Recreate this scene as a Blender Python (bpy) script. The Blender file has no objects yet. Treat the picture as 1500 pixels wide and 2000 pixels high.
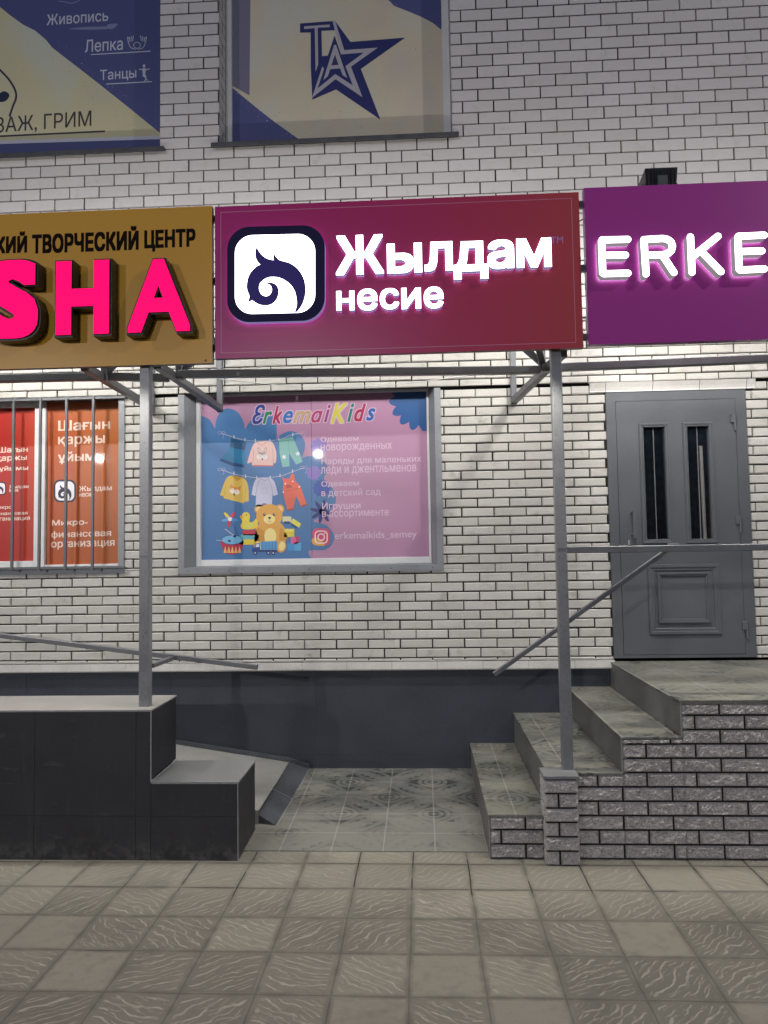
import bpy, bmesh, math, random
from mathutils import Vector, Matrix
from mathutils.geometry import tessellate_polygon
random.seed(7)
R = math.radians
SC = bpy.context.scene

# ------------------------------------------------------------------ camera
F_PX, D_CAM, H_CAM = 1422.54, 5.8588, 1.7585
YAW, PITCH, ROLL = R(-2.9394), R(3.2591), R(-0.8952)
def cam_axes():
    cy, sy, cp, sp = math.cos(YAW), math.sin(YAW), math.cos(PITCH), math.sin(PITCH)
    f = Vector((sy*cp, cy*cp, sp)); r = Vector((cy, -sy, 0)); u = r.cross(f)
    cr, sr = math.cos(ROLL), math.sin(ROLL)
    return cr*r + sr*u, -sr*r + cr*u, f
CR, CU, CF = cam_axes()
CAM = Vector((0, -D_CAM, H_CAM))
cd = bpy.data.cameras.new('camera'); cam = bpy.data.objects.new('camera', cd)
SC.collection.objects.link(cam)
cam.matrix_world = Matrix(((CR.x, CU.x, -CF.x, CAM.x), (CR.y, CU.y, -CF.y, CAM.y), (CR.z, CU.z, -CF.z, CAM.z), (0, 0, 0, 1)))
cd.sensor_fit = 'VERTICAL'; cd.sensor_height = 24.0; cd.lens = F_PX/2000*24.0
cd.clip_start = 0.05; cd.clip_end = 2000
SC.camera = cam

# ------------------------------------------------------------------ dusk sky, lamps, exposure
SUN_EL, SUN_ROT = R(1.0), R(15)
w = bpy.data.worlds.new('World'); SC.world = w; w.use_nodes = True
nt = w.node_tree; nt.nodes.clear()
sky = nt.nodes.new('ShaderNodeTexSky'); sky.sky_type = 'NISHITA'; sky.sun_disc = False
sky.ozone_density = 4.0; sky.sun_elevation = SUN_EL; sky.sun_rotation = SUN_ROT
bg = nt.nodes.new('ShaderNodeBackground'); bg.inputs['Strength'].default_value = 0.15
wo = nt.nodes.new('ShaderNodeOutputWorld')
nt.links.new(sky.outputs[0], bg.inputs[0]); nt.links.new(bg.outputs[0], wo.inputs[0])
SC.view_settings.view_transform = 'Standard'; SC.view_settings.look = 'None'
SC.view_settings.exposure = 0.35; SC.view_settings.gamma = 1.0

def area_light(name, loc, target, sx, sy, power, col):
    l = bpy.data.lights.new(name, 'AREA'); l.shape = 'RECTANGLE'; l.size = sx; l.size_y = sy
    l.energy = power; l.color = col
    o = bpy.data.objects.new(name, l); SC.collection.objects.link(o)
    o.location = loc
    o.rotation_euler = (Vector(target)-Vector(loc)).to_track_quat('-Z', 'Y').to_euler()
    return o
# street lamps across the road (seen mirrored in the window films) and the sign-top floodlights
area_light('street_lamp_light', (-3.4, -17.9, 5.1), (-1.0, 0, 1.8), .15, .12, 300, (1, .955, .955))
area_light('street_lamp_light', (-10.8, -17.9, 5.1), (-2.5, 0, 1.8), .15, .12, 300, (1, .955, .955))
area_light('street_lamp_light', (7.2, -6.8, 7.5), (.8, -1.2, .8), .3, .16, 110, (1, .96, .93))
area_light('floodlight_beam', (1.52, -1.33, 3.98), (.6, -.2, 1.0), .15, .09, 78, (1, .985, .92))
area_light('floodlight_beam', (-3.55, -1.33, 3.98), (-2.4, -.2, 1.0), .17, .11, 30, (1, .98, .92))
# unseen strip lamps added behind the signs to wash the wall evenly
for sx, sw in ((-.15, 2.1), (2.6, 2.8), (-2.9, 2.6)):
    area_light('added_wall_strip', (sx, -1.3, 3.78), (sx, 0, 3.2), sw, .1, 9.2*sw, (1, .98, .94))
# area lamps added before the lit sign letters to carry the light they throw
area_light('sign_letter_light', (-.1, -1.66, 3.42), (-.1, -3.0, 3.42), 1.5, .3, 9, (1, .95, .82))
area_light('sign_letter_light', (2.1, -1.69, 3.45), (2.1, -3.0, 3.45), 2.0, .22, 8, (1, .95, .82))
area_light('sign_letter_light', (-2.6, -1.7, 3.3), (-2.6, -3.0, 3.3), 2.0, .4, 5, (1, .6, .5))
# unseen spots added under the signs to brighten the steps and the pavement
for sx in (-3.3, -2.5, -1.75, -.85, -.05, .7, 1.5, 2.3, 3.1):
    l = bpy.data.lights.new('added_downlight', 'SPOT'); l.spot_size = R(122); l.spot_blend = 1.0; l.shadow_soft_size = .04
    l.energy = 34; l.color = (1, .955, .85)
    o = bpy.data.objects.new('added_downlight', l); SC.collection.objects.link(o); o.location = (sx, -1.70, 2.90); o.rotation_euler = (R(-3), 0, 0)

# ------------------------------------------------------------------ measuring: a pixel of the 1500x2000 photograph -> a point on the plane y = Y
def ray(x, y): return CF + CR*((x-750)/F_PX) - CU*((y-1000)/F_PX)
def at(x, y, Y):
    d = ray(x, y); return CAM + d*((Y-CAM.y)/d.y)
def quad_rect(tl, tr, br, bl, Y):
    a, b, c, d = (at(*p, Y) for p in (tl, tr, br, bl))
    return (a.x+d.x)/2, (b.x+c.x)/2, (c.z+d.z)/2, (a.z+b.z)/2      # x0 x1 z0 z1

# ------------------------------------------------------------------ materials
def srgb(r, g, b):
    f = lambda c: (c/255/12.92) if c/255 <= .04045 else ((c/255+.055)/1.055)**2.4
    return (f(r), f(g), f(b), 1)
class NT:
    def __init__(s, name):
        s.m = bpy.data.materials.new(name); s.m.use_nodes = True; s.t = s.m.node_tree
        s.b = s.t.nodes['Principled BSDF']
    def n(s, typ, **kw):
        x = s.t.nodes.new(typ)
        for k, v in kw.items(): setattr(x, k, v)
        return x
    def put(s, sock, v):
        if hasattr(v, 'is_output') or isinstance(v, bpy.types.NodeSocket): s.t.links.new(v, sock)
        elif v is not None: sock.default_value = v
    def math(s, op, a, b=None, c=None, clamp=False):
        x = s.n('ShaderNodeMath', operation=op, use_clamp=clamp)
        s.put(x.inputs[0], a); s.put(x.inputs[1], b); s.put(x.inputs[2], c)
        return x.outputs[0]
    def mix(s, f, a, b):
        x = s.n('ShaderNodeMix', data_type='RGBA')
        s.put(x.inputs[0], f); s.put(x.inputs[6], a); s.put(x.inputs[7], b)
        return x.outputs[2]
    def pos(s):
        if not hasattr(s, '_p'): s._p = s.n('ShaderNodeNewGeometry').outputs['Position']
        return s._p
    def obj(s):
        return s.n('ShaderNodeTexCoord').outputs['Object']
    def gen(s):
        return s.n('ShaderNodeTexCoord').outputs['Generated']
    def sep(s, v):
        x = s.n('ShaderNodeSeparateXYZ'); s.put(x.inputs[0], v); return x.outputs
    def comb(s, x_, y_, z_=0.0):
        x = s.n('ShaderNodeCombineXYZ')
        for i, v in enumerate((x_, y_, z_)): s.put(x.inputs[i], v)
        return x.outputs[0]
    def noise(s, v, scale, detail=4, rough=.55, dist=0.0):
        x = s.n('ShaderNodeTexNoise'); s.put(x.inputs['Vector'], v)
        x.inputs['Scale'].default_value = scale; x.inputs['Detail'].default_value = detail
        x.inputs['Roughness'].default_value = rough; x.inputs['Distortion'].default_value = dist
        return x.outputs[0]
    def ramp(s, f, *stops):
        x = s.n('ShaderNodeValToRGB'); s.put(x.inputs[0], f); e = x.color_ramp.elements
        while len(e) > len(stops): e.remove(e[-1])
        while len(e) < len(stops): e.new(.5)
        for k, (p, c) in enumerate(stops): e[k].position = p; e[k].color = c if len(c) == 4 else (*c, 1)
        return x.outputs[0]
    def smooth(s, v, lo, hi):
        x = s.n('ShaderNodeMapRange', interpolation_type='SMOOTHSTEP'); s.put(x.inputs[0], v)
        x.inputs[1].default_value = lo; x.inputs[2].default_value = hi
        return x.outputs[0]
    def bump(s, h, strength, dist=.01):
        x = s.n('ShaderNodeBump'); s.put(x.inputs['Height'], h)
        x.inputs['Strength'].default_value = strength; x.inputs['Distance'].default_value = dist
        s.put(s.b.inputs['Normal'], x.outputs[0])
    def out(s, col=None, rough=None, metal=None, spec=None):
        if col is not None: s.put(s.b.inputs['Base Color'], col)
        if rough is not None: s.put(s.b.inputs['Roughness'], rough)
        if metal is not None: s.b.inputs['Metallic'].default_value = metal
        if spec is not None: s.b.inputs['Specular IOR Level'].default_value = spec
        return s.m
g = lambda v, t=(1, 1, 1): (v*t[0], v*t[1], v*t[2], 1)

def mat_speckle(name, c1, c2, scale=6, rough=.6, fine=120, bump=.0, metal=0.0, bdist=.004, spec=.5):
    """a surface with soft blotches and a fine grain"""
    N = NT(name); p = N.pos()
    a = N.noise(p, scale, 5, .6); f = N.noise(p, fine, 2, .5)
    k = N.math('MULTIPLY_ADD', f, .45, N.math('MULTIPLY', a, .62))
    col = N.ramp(k, (.33, c1), (.72, c2))
    if bump: N.bump(N.math('ADD', f, N.math('MULTIPLY', N.noise(p, fine/4, 4), 1.6)), bump, bdist)
    return N.out(col, N.ramp(a, (.2, g(max(0, rough-.1))), (.8, g(min(1, rough+.1)))), metal, spec)

def mat_brick(name, c1, c2, dirt, bump, fine):
    N = NT(name); p = N.pos()
    rnd = N.n('ShaderNodeNewGeometry').outputs['Random Per Island']
    col = N.mix(rnd, c1, c2)
    bl = N.noise(p, 9, 6, .65)
    st = N.noise(p, 60, 4, .7)
    big = N.noise(p, 1.1, 4, .6)
    col = N.mix(N.math('MULTIPLY', N.smooth(big, .45, .72), .14), col, dirt)
    col = N.mix(N.smooth(bl, .52, .80), col, dirt)
    col = N.mix(N.math('MULTIPLY', N.smooth(st, .58, .74), .35), col, dirt)
    h = N.math('ADD', N.noise(p, fine, 6, .7), N.math('MULTIPLY', N.noise(p, fine*.22, 4), 1.2))
    N.bump(h, bump, .006)
    return N.out(col, .85, 0, .25)

M = {}
M['brick_low'] = mat_brick('cream_rough_brick', g(.49, (1, .96, .885)), g(.57, (1, .968, .905)), g(.34, (1, .93, .82)), .55, 70)
M['brick_up'] = mat_brick('pale_smooth_brick', g(.57, (1, .95, .925)), g(.64, (1, .955, .935)), g(.50, (1, .94, .88)), .14, 90)
def stone_mat():
    N = NT('grey_split_brick'); p = N.pos(); rnd = N.n('ShaderNodeNewGeometry').outputs['Random Per Island']
    col = N.mix(rnd, g(.58, (1, .92, .895)), g(.68, (1, .925, .9)))
    a = N.noise(p, 95, 5, .75, .4); b = N.noise(p, 38, 3, .6)
    col = N.mix(N.math('MULTIPLY', N.smooth(a, .5, .62), .8), col, g(.84, (1, .93, .91)))
    col = N.mix(N.math('MULTIPLY', N.math('SUBTRACT', 1, N.smooth(a, .36, .48)), .6), col, g(.22, (1, .9, .88)))
    col = N.mix(N.math('MULTIPLY', N.smooth(b, .52, .75), .3), col, g(.16, (1, .9, .88)))
    N.bump(N.math('ADD', a, N.math('MULTIPLY', b, 1.5)), 1.0, .02)
    return N.out(col, .9, 0, .2)
M['brick_stone'] = stone_mat()
M['mortar'] = mat_speckle('dark_mortar', g(.012), g(.03, (1, .9, .8)), 20, .95, 150, .3)
M['mortar_up'] = mat_speckle('brown_mortar', g(.006, (1, .9, .85)), g(.016, (1, .9, .85)), 20, .95, 150, .3)
M['ledge'] = mat_speckle('pale_ledge_tile', g(.5, (1, .96, .9)), g(.63, (1, .97, .93)), 7, .6, 90, .1)
M['plinth'] = mat_speckle('blue_grey_slab', g(.028, (.8, .96, 1.3)), g(.05, (.82, .96, 1.3)), 2.2, .5, 60, .02)
def granite_mat():
    N = NT('dark_granite_slab'); p = N.pos(); z = N.sep(p)[2]; rnd = N.n('ShaderNodeNewGeometry').outputs['Random Per Island']
    a = N.noise(p, 3, 5, .6); f = N.noise(p, 90, 3, .6)
    col = N.ramp(N.math('MULTIPLY_ADD', f, .4, N.math('MULTIPLY', a, .6)), (.3, g(.012, (1.0, .94, 1.2))), (.72, g(.030, (1.0, .95, 1.18))))
    col = N.mix(N.math('MULTIPLY', rnd, .35), col, g(.034, (1, .96, 1.1)))
    mp = N.n('ShaderNodeMapping'); N.put(mp.inputs[0], p); mp.inputs['Scale'].default_value = (2.2, 2, 9)
    sc = N.noise(mp.outputs[0], 2.4, 5, .7, .5)
    col = N.mix(N.math('MULTIPLY', N.smooth(sc, .6, .76), .28), col, g(.16, (1, .98, .97)))
    mq = N.n('ShaderNodeMapping'); N.put(mq.inputs[0], p); mq.inputs['Scale'].default_value = (9, 4, 1.1)
    dr = N.noise(mq.outputs[0], 2.2, 4, .65)
    col = N.mix(N.math('MULTIPLY', N.smooth(dr, .55, .75), .16), col, g(.12, (1, .97, .95)))
    splash = N.math('MULTIPLY', N.math('SUBTRACT', 1, N.smooth(z, .0, .16)), N.smooth(N.noise(p, 14, 5, .7), .38, .66))
    col = N.mix(N.math('MULTIPLY', splash, .4), col, g(.17, (1, .96, .88)))
    N.bump(f, .05, .003)
    return N.out(col, N.ramp(a, (.2, g(.38)), (.8, g(.58))), 0, .5)
M['granite'] = granite_mat()
M['slab_top'] = mat_speckle('dusty_grey_slab', g(.22, (1, .97, .93)), g(.32, (1, .96, .92)), 4, .6, 140, .05)
M['slab_step'] = mat_speckle('grey_step_slab', g(.15, (.98, 1, 1.04)), g(.23, (.98, 1, 1.04)), 5, .42, 140, .05)
M['trim'] = mat_speckle('cut_slab_edge', g(.2), g(.32), 12, .6, 90)
M['concrete'] = mat_speckle('dusty_concrete', g(.2, (1, .98, .93)), g(.32, (1, .98, .93)), 5, .8, 110, .2)
M['lip'] = mat_speckle('blue_slab_lip', g(.055, (.9, 1, 1.2)), g(.11, (.92, 1, 1.15)), 5, .45, 60)
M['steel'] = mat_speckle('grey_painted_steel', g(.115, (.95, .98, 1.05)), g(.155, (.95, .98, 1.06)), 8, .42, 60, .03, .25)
M['steel_lit'] = mat_speckle('pale_lit_steel', g(.2, (.96, .98, 1.04)), g(.26, (.97, .99, 1.04)), 8, .4, 60, .03, .3)  # paler grey of the posts; on the beams it paints in the light
M['trim_metal'] = mat_speckle('grey_sheet_metal', g(.23, (.95, .99, 1.05)), g(.29, (.95, .99, 1.05)), 3, .45, 40, .02, .2)
M['flash'] = mat_speckle('dark_metal_flashing', g(.06, (1, 1, 1.05)), g(.1, (1, 1, 1.05)), 10, .5, 60, .05, .3)
M['door'] = mat_speckle('grey_door_paint', g(.085, (.93, 1, 1.12)), g(.105, (.93, 1, 1.12)), 4, .5, 160, .06)
M['chrome'] = mat_speckle('worn_metal', g(.3), g(.5), 30, .3, 80, 0, .8)
M['black'] = mat_speckle('black_casing', g(.008, (1, 1, 1.2)), g(.016, (1, 1, 1.2)), 10, .4, 60)
M['pvc'] = mat_speckle('white_window_plastic', g(.62), g(.7), 4, .35, 50)
M['cable'] = mat_speckle('pale_cable', g(.5), g(.6), 20, .5, 60)
M['dark_room'] = mat_speckle('interior_with_sheen', g(.02, (.95, 1, 1.25)), g(.10, (.95, 1, 1.2)), 4, .8, 20)  # interior backdrop, paled to paint in reflections on the door panes
M['riser'] = mat_speckle('grey_riser_tile', g(.10, (1, .97, .95)), g(.17, (1, .97, .94)), 6, .55, 90, .08)

_print = {}
def ink(r, g_, b, rough=.34):
    """printed film: given the sRGB colour of the ink"""
    k = (r, g_, b, rough)
    if k not in _print:
        N = NT('printed_film_%02x%02x%02x' % (r, g_, b))
        N.b.inputs['Coat Weight'].default_value = .22; N.b.inputs['Coat Roughness'].default_value = .028
        _print[k] = N.out(srgb(r, g_, b), rough, 0, .5)
    return _print[k]
def grad_film(name, stops, axis=0, tilt=0.0, rough=.34, coat=.22):
    """printed colour gradient across the sheet"""
    N = NT(name); s = N.sep(N.gen())
    v = s[axis] if not tilt else N.math('MULTIPLY_ADD', s[2], tilt, s[axis])
    N.b.inputs['Coat Weight'].default_value = coat; N.b.inputs['Coat Roughness'].default_value = .028
    return N.out(N.ramp(v, *stops), rough, 0, .5)
def emit(name, col, strength, base=(.8, .8, .8)):
    N = NT(name); N.b.inputs['Emission Color'].default_value = (*col, 1)
    N.b.inputs['Emission Strength'].default_value = strength
    return N.out((*base, 1), .5, 0, .12)

def ground_mat():
    N = NT('embossed_paving_tiles'); p = N.sep(N.pos()); T = .3093
    u = N.math('DIVIDE', N.math('ADD', p[0], .0842+T*40), T); v = N.math('DIVIDE', N.math('ADD', p[1], 1.9353+T*200), T)
    wob = N.noise(N.pos(), 3.0, 2)
    u = N.math('ADD', u, N.math('MULTIPLY', N.math('SUBTRACT', wob, .5), .045))
    v = N.math('ADD', v, N.math('MULTIPLY', N.math('SUBTRACT', N.noise(N.pos(), 2.3, 2), .5), .05))
    fu, fv = N.math('FRACT', u), N.math('FRACT', v)
    cu, cv = N.math('FLOOR', u), N.math('FLOOR', v)
    wn = N.n('ShaderNodeTexWhiteNoise', noise_dimensions='2D'); N.put(wn.inputs['Vector'], N.comb(cu, cv))
    rc = N.sep(wn.outputs['Color']); rv = wn.outputs['Value']
    e = N.math('MINIMUM', N.math('MINIMUM', fu, N.math('SUBTRACT', 1, fu)), N.math('MINIMUM', fv, N.math('SUBTRACT', 1, fv)))
    en = N.math('ADD', e, N.math('MULTIPLY', N.math('SUBTRACT', N.noise(N.pos(), 55, 3), .5), .05))
    # veins: stretched ridged noise turned to a direction of its own on every tile
    vr = N.n('ShaderNodeVectorRotate', rotation_type='Z_AXIS')
    N.put(vr.inputs['Vector'], N.comb(N.math('ADD', p[0], N.math('MULTIPLY', rc[1], 37)), N.math('ADD', p[1], N.math('MULTIPLY', rc[2], 53))))
    ang = N.math('ADD', N.math('MULTIPLY', N.math('GREATER_THAN', rc[0], .45), 1.25), N.math('MULTIPLY_ADD', rc[2], .5, -.95))
    N.put(vr.inputs['Angle'], ang)
    def flow(scale, dist, ds, lo, hi):
        wv = N.n('ShaderNodeTexWave', wave_type='BANDS', bands_direction='Y', wave_profile='SIN'); N.put(wv.inputs['Vector'], vr.outputs[0])
        wv.inputs['Scale'].default_value = scale; wv.inputs['Distortion'].default_value = dist; wv.inputs['Detail'].default_value = 2.5
        wv.inputs['Detail Scale'].default_value = ds; wv.inputs['Detail Roughness'].default_value = .45
        return N.math('SUBTRACT', 1, N.smooth(wv.outputs['Fac'], lo, hi))
    brk = N.smooth(N.noise(vr.outputs[0], 14, 3), .34, .6)
    vein = N.math('MULTIPLY', flow(6.5, 9.0, .9, .0, .16), brk)
    vein = N.math('MAXIMUM', vein, N.math('MULTIPLY', N.math('MULTIPLY', flow(11, 10.0, .7, .0, .2), N.math('SUBTRACT', 1, brk)), .8))
    inside = N.smooth(en, .055, .11)
    worn = N.math('GREATER_THAN', rv, .88)                       # smooth pale replacement tiles
    worn = N.math('MULTIPLY', worn, N.smooth(en, .02, .08))
    near = N.smooth(p[1], -2.25, -1.85)                          # the row along the steps is covered in sand
    dusty = N.math('MAXIMUM', N.math('MULTIPLY', near, .8), N.smooth(N.noise(N.pos(), 1.3, 3), .5, .72))
    vm = N.math('MULTIPLY', N.math('MULTIPLY', vein, inside), N.math('SUBTRACT', 1, N.math('MAXIMUM', worn, N.math('MULTIPLY', dusty, .7))))
    tone = N.ramp(rv, (0, g(0.176, (1, .928, .765))), (.3, g(0.201, (1, .928, .765))), (.55, g(0.216, (1, .928, .765))), (.78, g(0.231, (1, .928, .765))), (.82, g(0.267, (1, .928, .765))), (1, g(0.287, (1, .928, .765))))
    blot = N.noise(N.pos(), 16, 5, .7)
    tone = N.mix(N.math('MULTIPLY', N.smooth(blot, .42, .75), .45), tone, g(0.150, (1, .928, .765)))
    tone = N.mix(N.math('MULTIPLY', dusty, .6), tone, g(0.272, (1, .928, .765)))
    col = N.mix(N.math('MULTIPLY', vm, .46), tone, g(.62, (1, .93, .79)))
    jn = N.noise(N.pos(), 2.2, 3)
    joint = N.math('SUBTRACT', 1, N.smooth(en, .028, .07))
    col = N.mix(N.math('MULTIPLY', joint, .75), col, N.mix(N.smooth(N.noise(N.pos(), 9, 4), .35, .65), g(0.150, (1, .928, .765)), g(0.227, (1, .928, .765))))
    col = N.mix(N.math('MULTIPLY', N.math('SUBTRACT', 1, N.smooth(e, .006, .02)), N.math('MULTIPLY_ADD', N.noise(N.pos(), 7, 3), .6, .15)), col, g(.06, (1, .93, .8)))
    crack = N.math('MULTIPLY', N.math('SUBTRACT', 1, N.smooth(e, .004, .013)), N.smooth(N.math('ADD', jn, N.math('SUBTRACT', N.math('MULTIPLY', N.smooth(p[1], -2.1, -1.96), .2), .1)), .56, .62))
    col = N.mix(crack, col, g(.02))
    stn = N.noise(N.pos(), 1.7, 5, .65, .4)
    col = N.mix(N.math('MULTIPLY', N.smooth(stn, .5, .7), .38), col, g(.085, (1, .9, .8)))
    gr = N.noise(N.pos(), 260, 2)
    col = N.mix(N.math('MULTIPLY', N.smooth(gr, .4, .75), .25), col, g(.14))
    h = N.math('SUBTRACT', N.math('ADD', N.math('MULTIPLY', vm, .46), N.math('MULTIPLY', N.smooth(en, .03, .09), .7)), N.math('MULTIPLY', crack, 1.5))
    h = N.math('ADD', h, N.math('MULTIPLY', gr, .25))
    fl = N.noise(N.pos(), 120, 1)
    col = N.mix(N.math('MULTIPLY', N.math('GREATER_THAN', fl, .80), .7), col, g(.6))
    N.bump(h, .6, .006)
    return N.out(col, .85, 0, .25)
M['ground'] = ground_mat()

def dusty_tile_mat(name, dust_lo, dust_hi, T=.3085, x0=.0455, y0=-.28, dustcol=g(.215, (1, .97, .84)), front=None):
    """patterned floor tile (rings and stepped diamonds in green and grey) under a film of dust"""
    N = NT(name); p = N.sep(N.pos())
    u = N.math('DIVIDE', N.math('SUBTRACT', p[0], x0-T*40), T); v = N.math('DIVIDE', N.math('SUBTRACT', p[1], y0-T*40), T)
    def wrap2(a, off):     # signed distance to the nearest even lattice line, in tiles (-1..1)
        return N.math('SUBTRACT', N.math('MULTIPLY', N.math('FRACT', N.math('MULTIPLY', N.math('ADD', a, 1+off), .5)), 2), 1)
    def motif(off):
        a, b = N.math('ABSOLUTE', wrap2(u, off)), N.math('ABSOLUTE', wrap2(v, off))
        r = N.math('SQRT', N.math('ADD', N.math('MULTIPLY', a, a), N.math('MULTIPLY', b, b)))
        q = lambda x: N.math('DIVIDE', N.math('FLOOR', N.math('MULTIPLY', x, 7)), 7)
        d = N.math('ADD', q(a), q(b))
        band = lambda x, c, h: N.math('LESS_THAN', N.math('ABSOLUTE', N.math('SUBTRACT', x, c)), h)
        ring = N.math('MAXIMUM', N.math('MAXIMUM', band(r, .17, .045), band(r, .31, .05)), N.math('LESS_THAN', r, .06))
        dia = N.math('MULTIPLY', band(d, .78, .12), N.math('GREATER_THAN', r, .42))
        arc = N.math('MULTIPLY', band(r, .98, .06), N.math('GREATER_THAN', d, 1.0))
        return N.math('MAXIMUM', N.math('MAXIMUM', ring, dia), arc)
    pat = N.math('MAXIMUM', motif(0.0), N.math('MULTIPLY', motif(1.0), .8))
    fu, fv = N.math('FRACT', u), N.math('FRACT', v)
    e = N.math('MINIMUM', N.math('MINIMUM', fu, N.math('SUBTRACT', 1, fu)), N.math('MINIMUM', fv, N.math('SUBTRACT', 1, fv)))
    col = N.mix(pat, g(.022, (.85, 1.08, 1.0)), g(.15, (.96, 1.0, .95)))
    mp = N.n('ShaderNodeMapping'); N.put(mp.inputs[0], N.pos()); mp.inputs['Scale'].default_value = (1, 1.7, 1)
    dn = N.noise(mp.outputs[0], 3.2, 6, .62, .6)
    if front is not None: dn = N.math('ADD', dn, N.math('MULTIPLY', N.math('SUBTRACT', 1, N.smooth(p[1], front[0], front[1])), front[2]))
    dust = N.smooth(dn, dust_lo, dust_hi)
    if front is not None:
        dx, dy = N.math('SUBTRACT', p[0], -1.02), N.math('SUBTRACT', p[1], -1.32)
        dd = N.math('ADD', N.math('SQRT', N.math('ADD', N.math('MULTIPLY', dx, dx), N.math('MULTIPLY', dy, dy))), N.math('MULTIPLY', N.noise(N.pos(), 12, 4), .25))
        dust = N.math('MAXIMUM', dust, N.math('SUBTRACT', 1, N.smooth(dd, .22, .3)))
    dust = N.math('MULTIPLY', dust, N.math('MULTIPLY_ADD', N.noise(N.pos(), 40, 4, .7), .5, .62), clamp=True)
    col = N.mix(dust, col, dustcol)
    col = N.mix(N.math('MULTIPLY', N.math('LESS_THAN', e, .014), .55), col, g(.34, (1, .98, .9)))
    sp = N.noise(N.pos(), 180, 2)
    col = N.mix(N.math('MULTIPLY', N.smooth(sp, .5, .8), .25), col, g(.06))
    N.bump(N.math('ADD', sp, N.math('MULTIPLY', N.smooth(e, .004, .016), 2)), .12, .003)
    return N.out(col, N.ramp(dust, (0, g(.38)), (1, g(.8))), 0, .4)
M['patch'] = dusty_tile_mat('patterned_tile_dusty', .38, .68, front=(-1.35, -.6, .17))
M['tread'] = dusty_tile_mat('patterned_tread_tile', .34, .66, x0=.51, y0=-.05, dustcol=g(.2, (1, .965, .78)))
M['landing'] = dusty_tile_mat('landing_tile_dusty', .28, .62, x0=1.77, y0=-.1, dustcol=g(.19, (1, .965, .80)))

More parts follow.
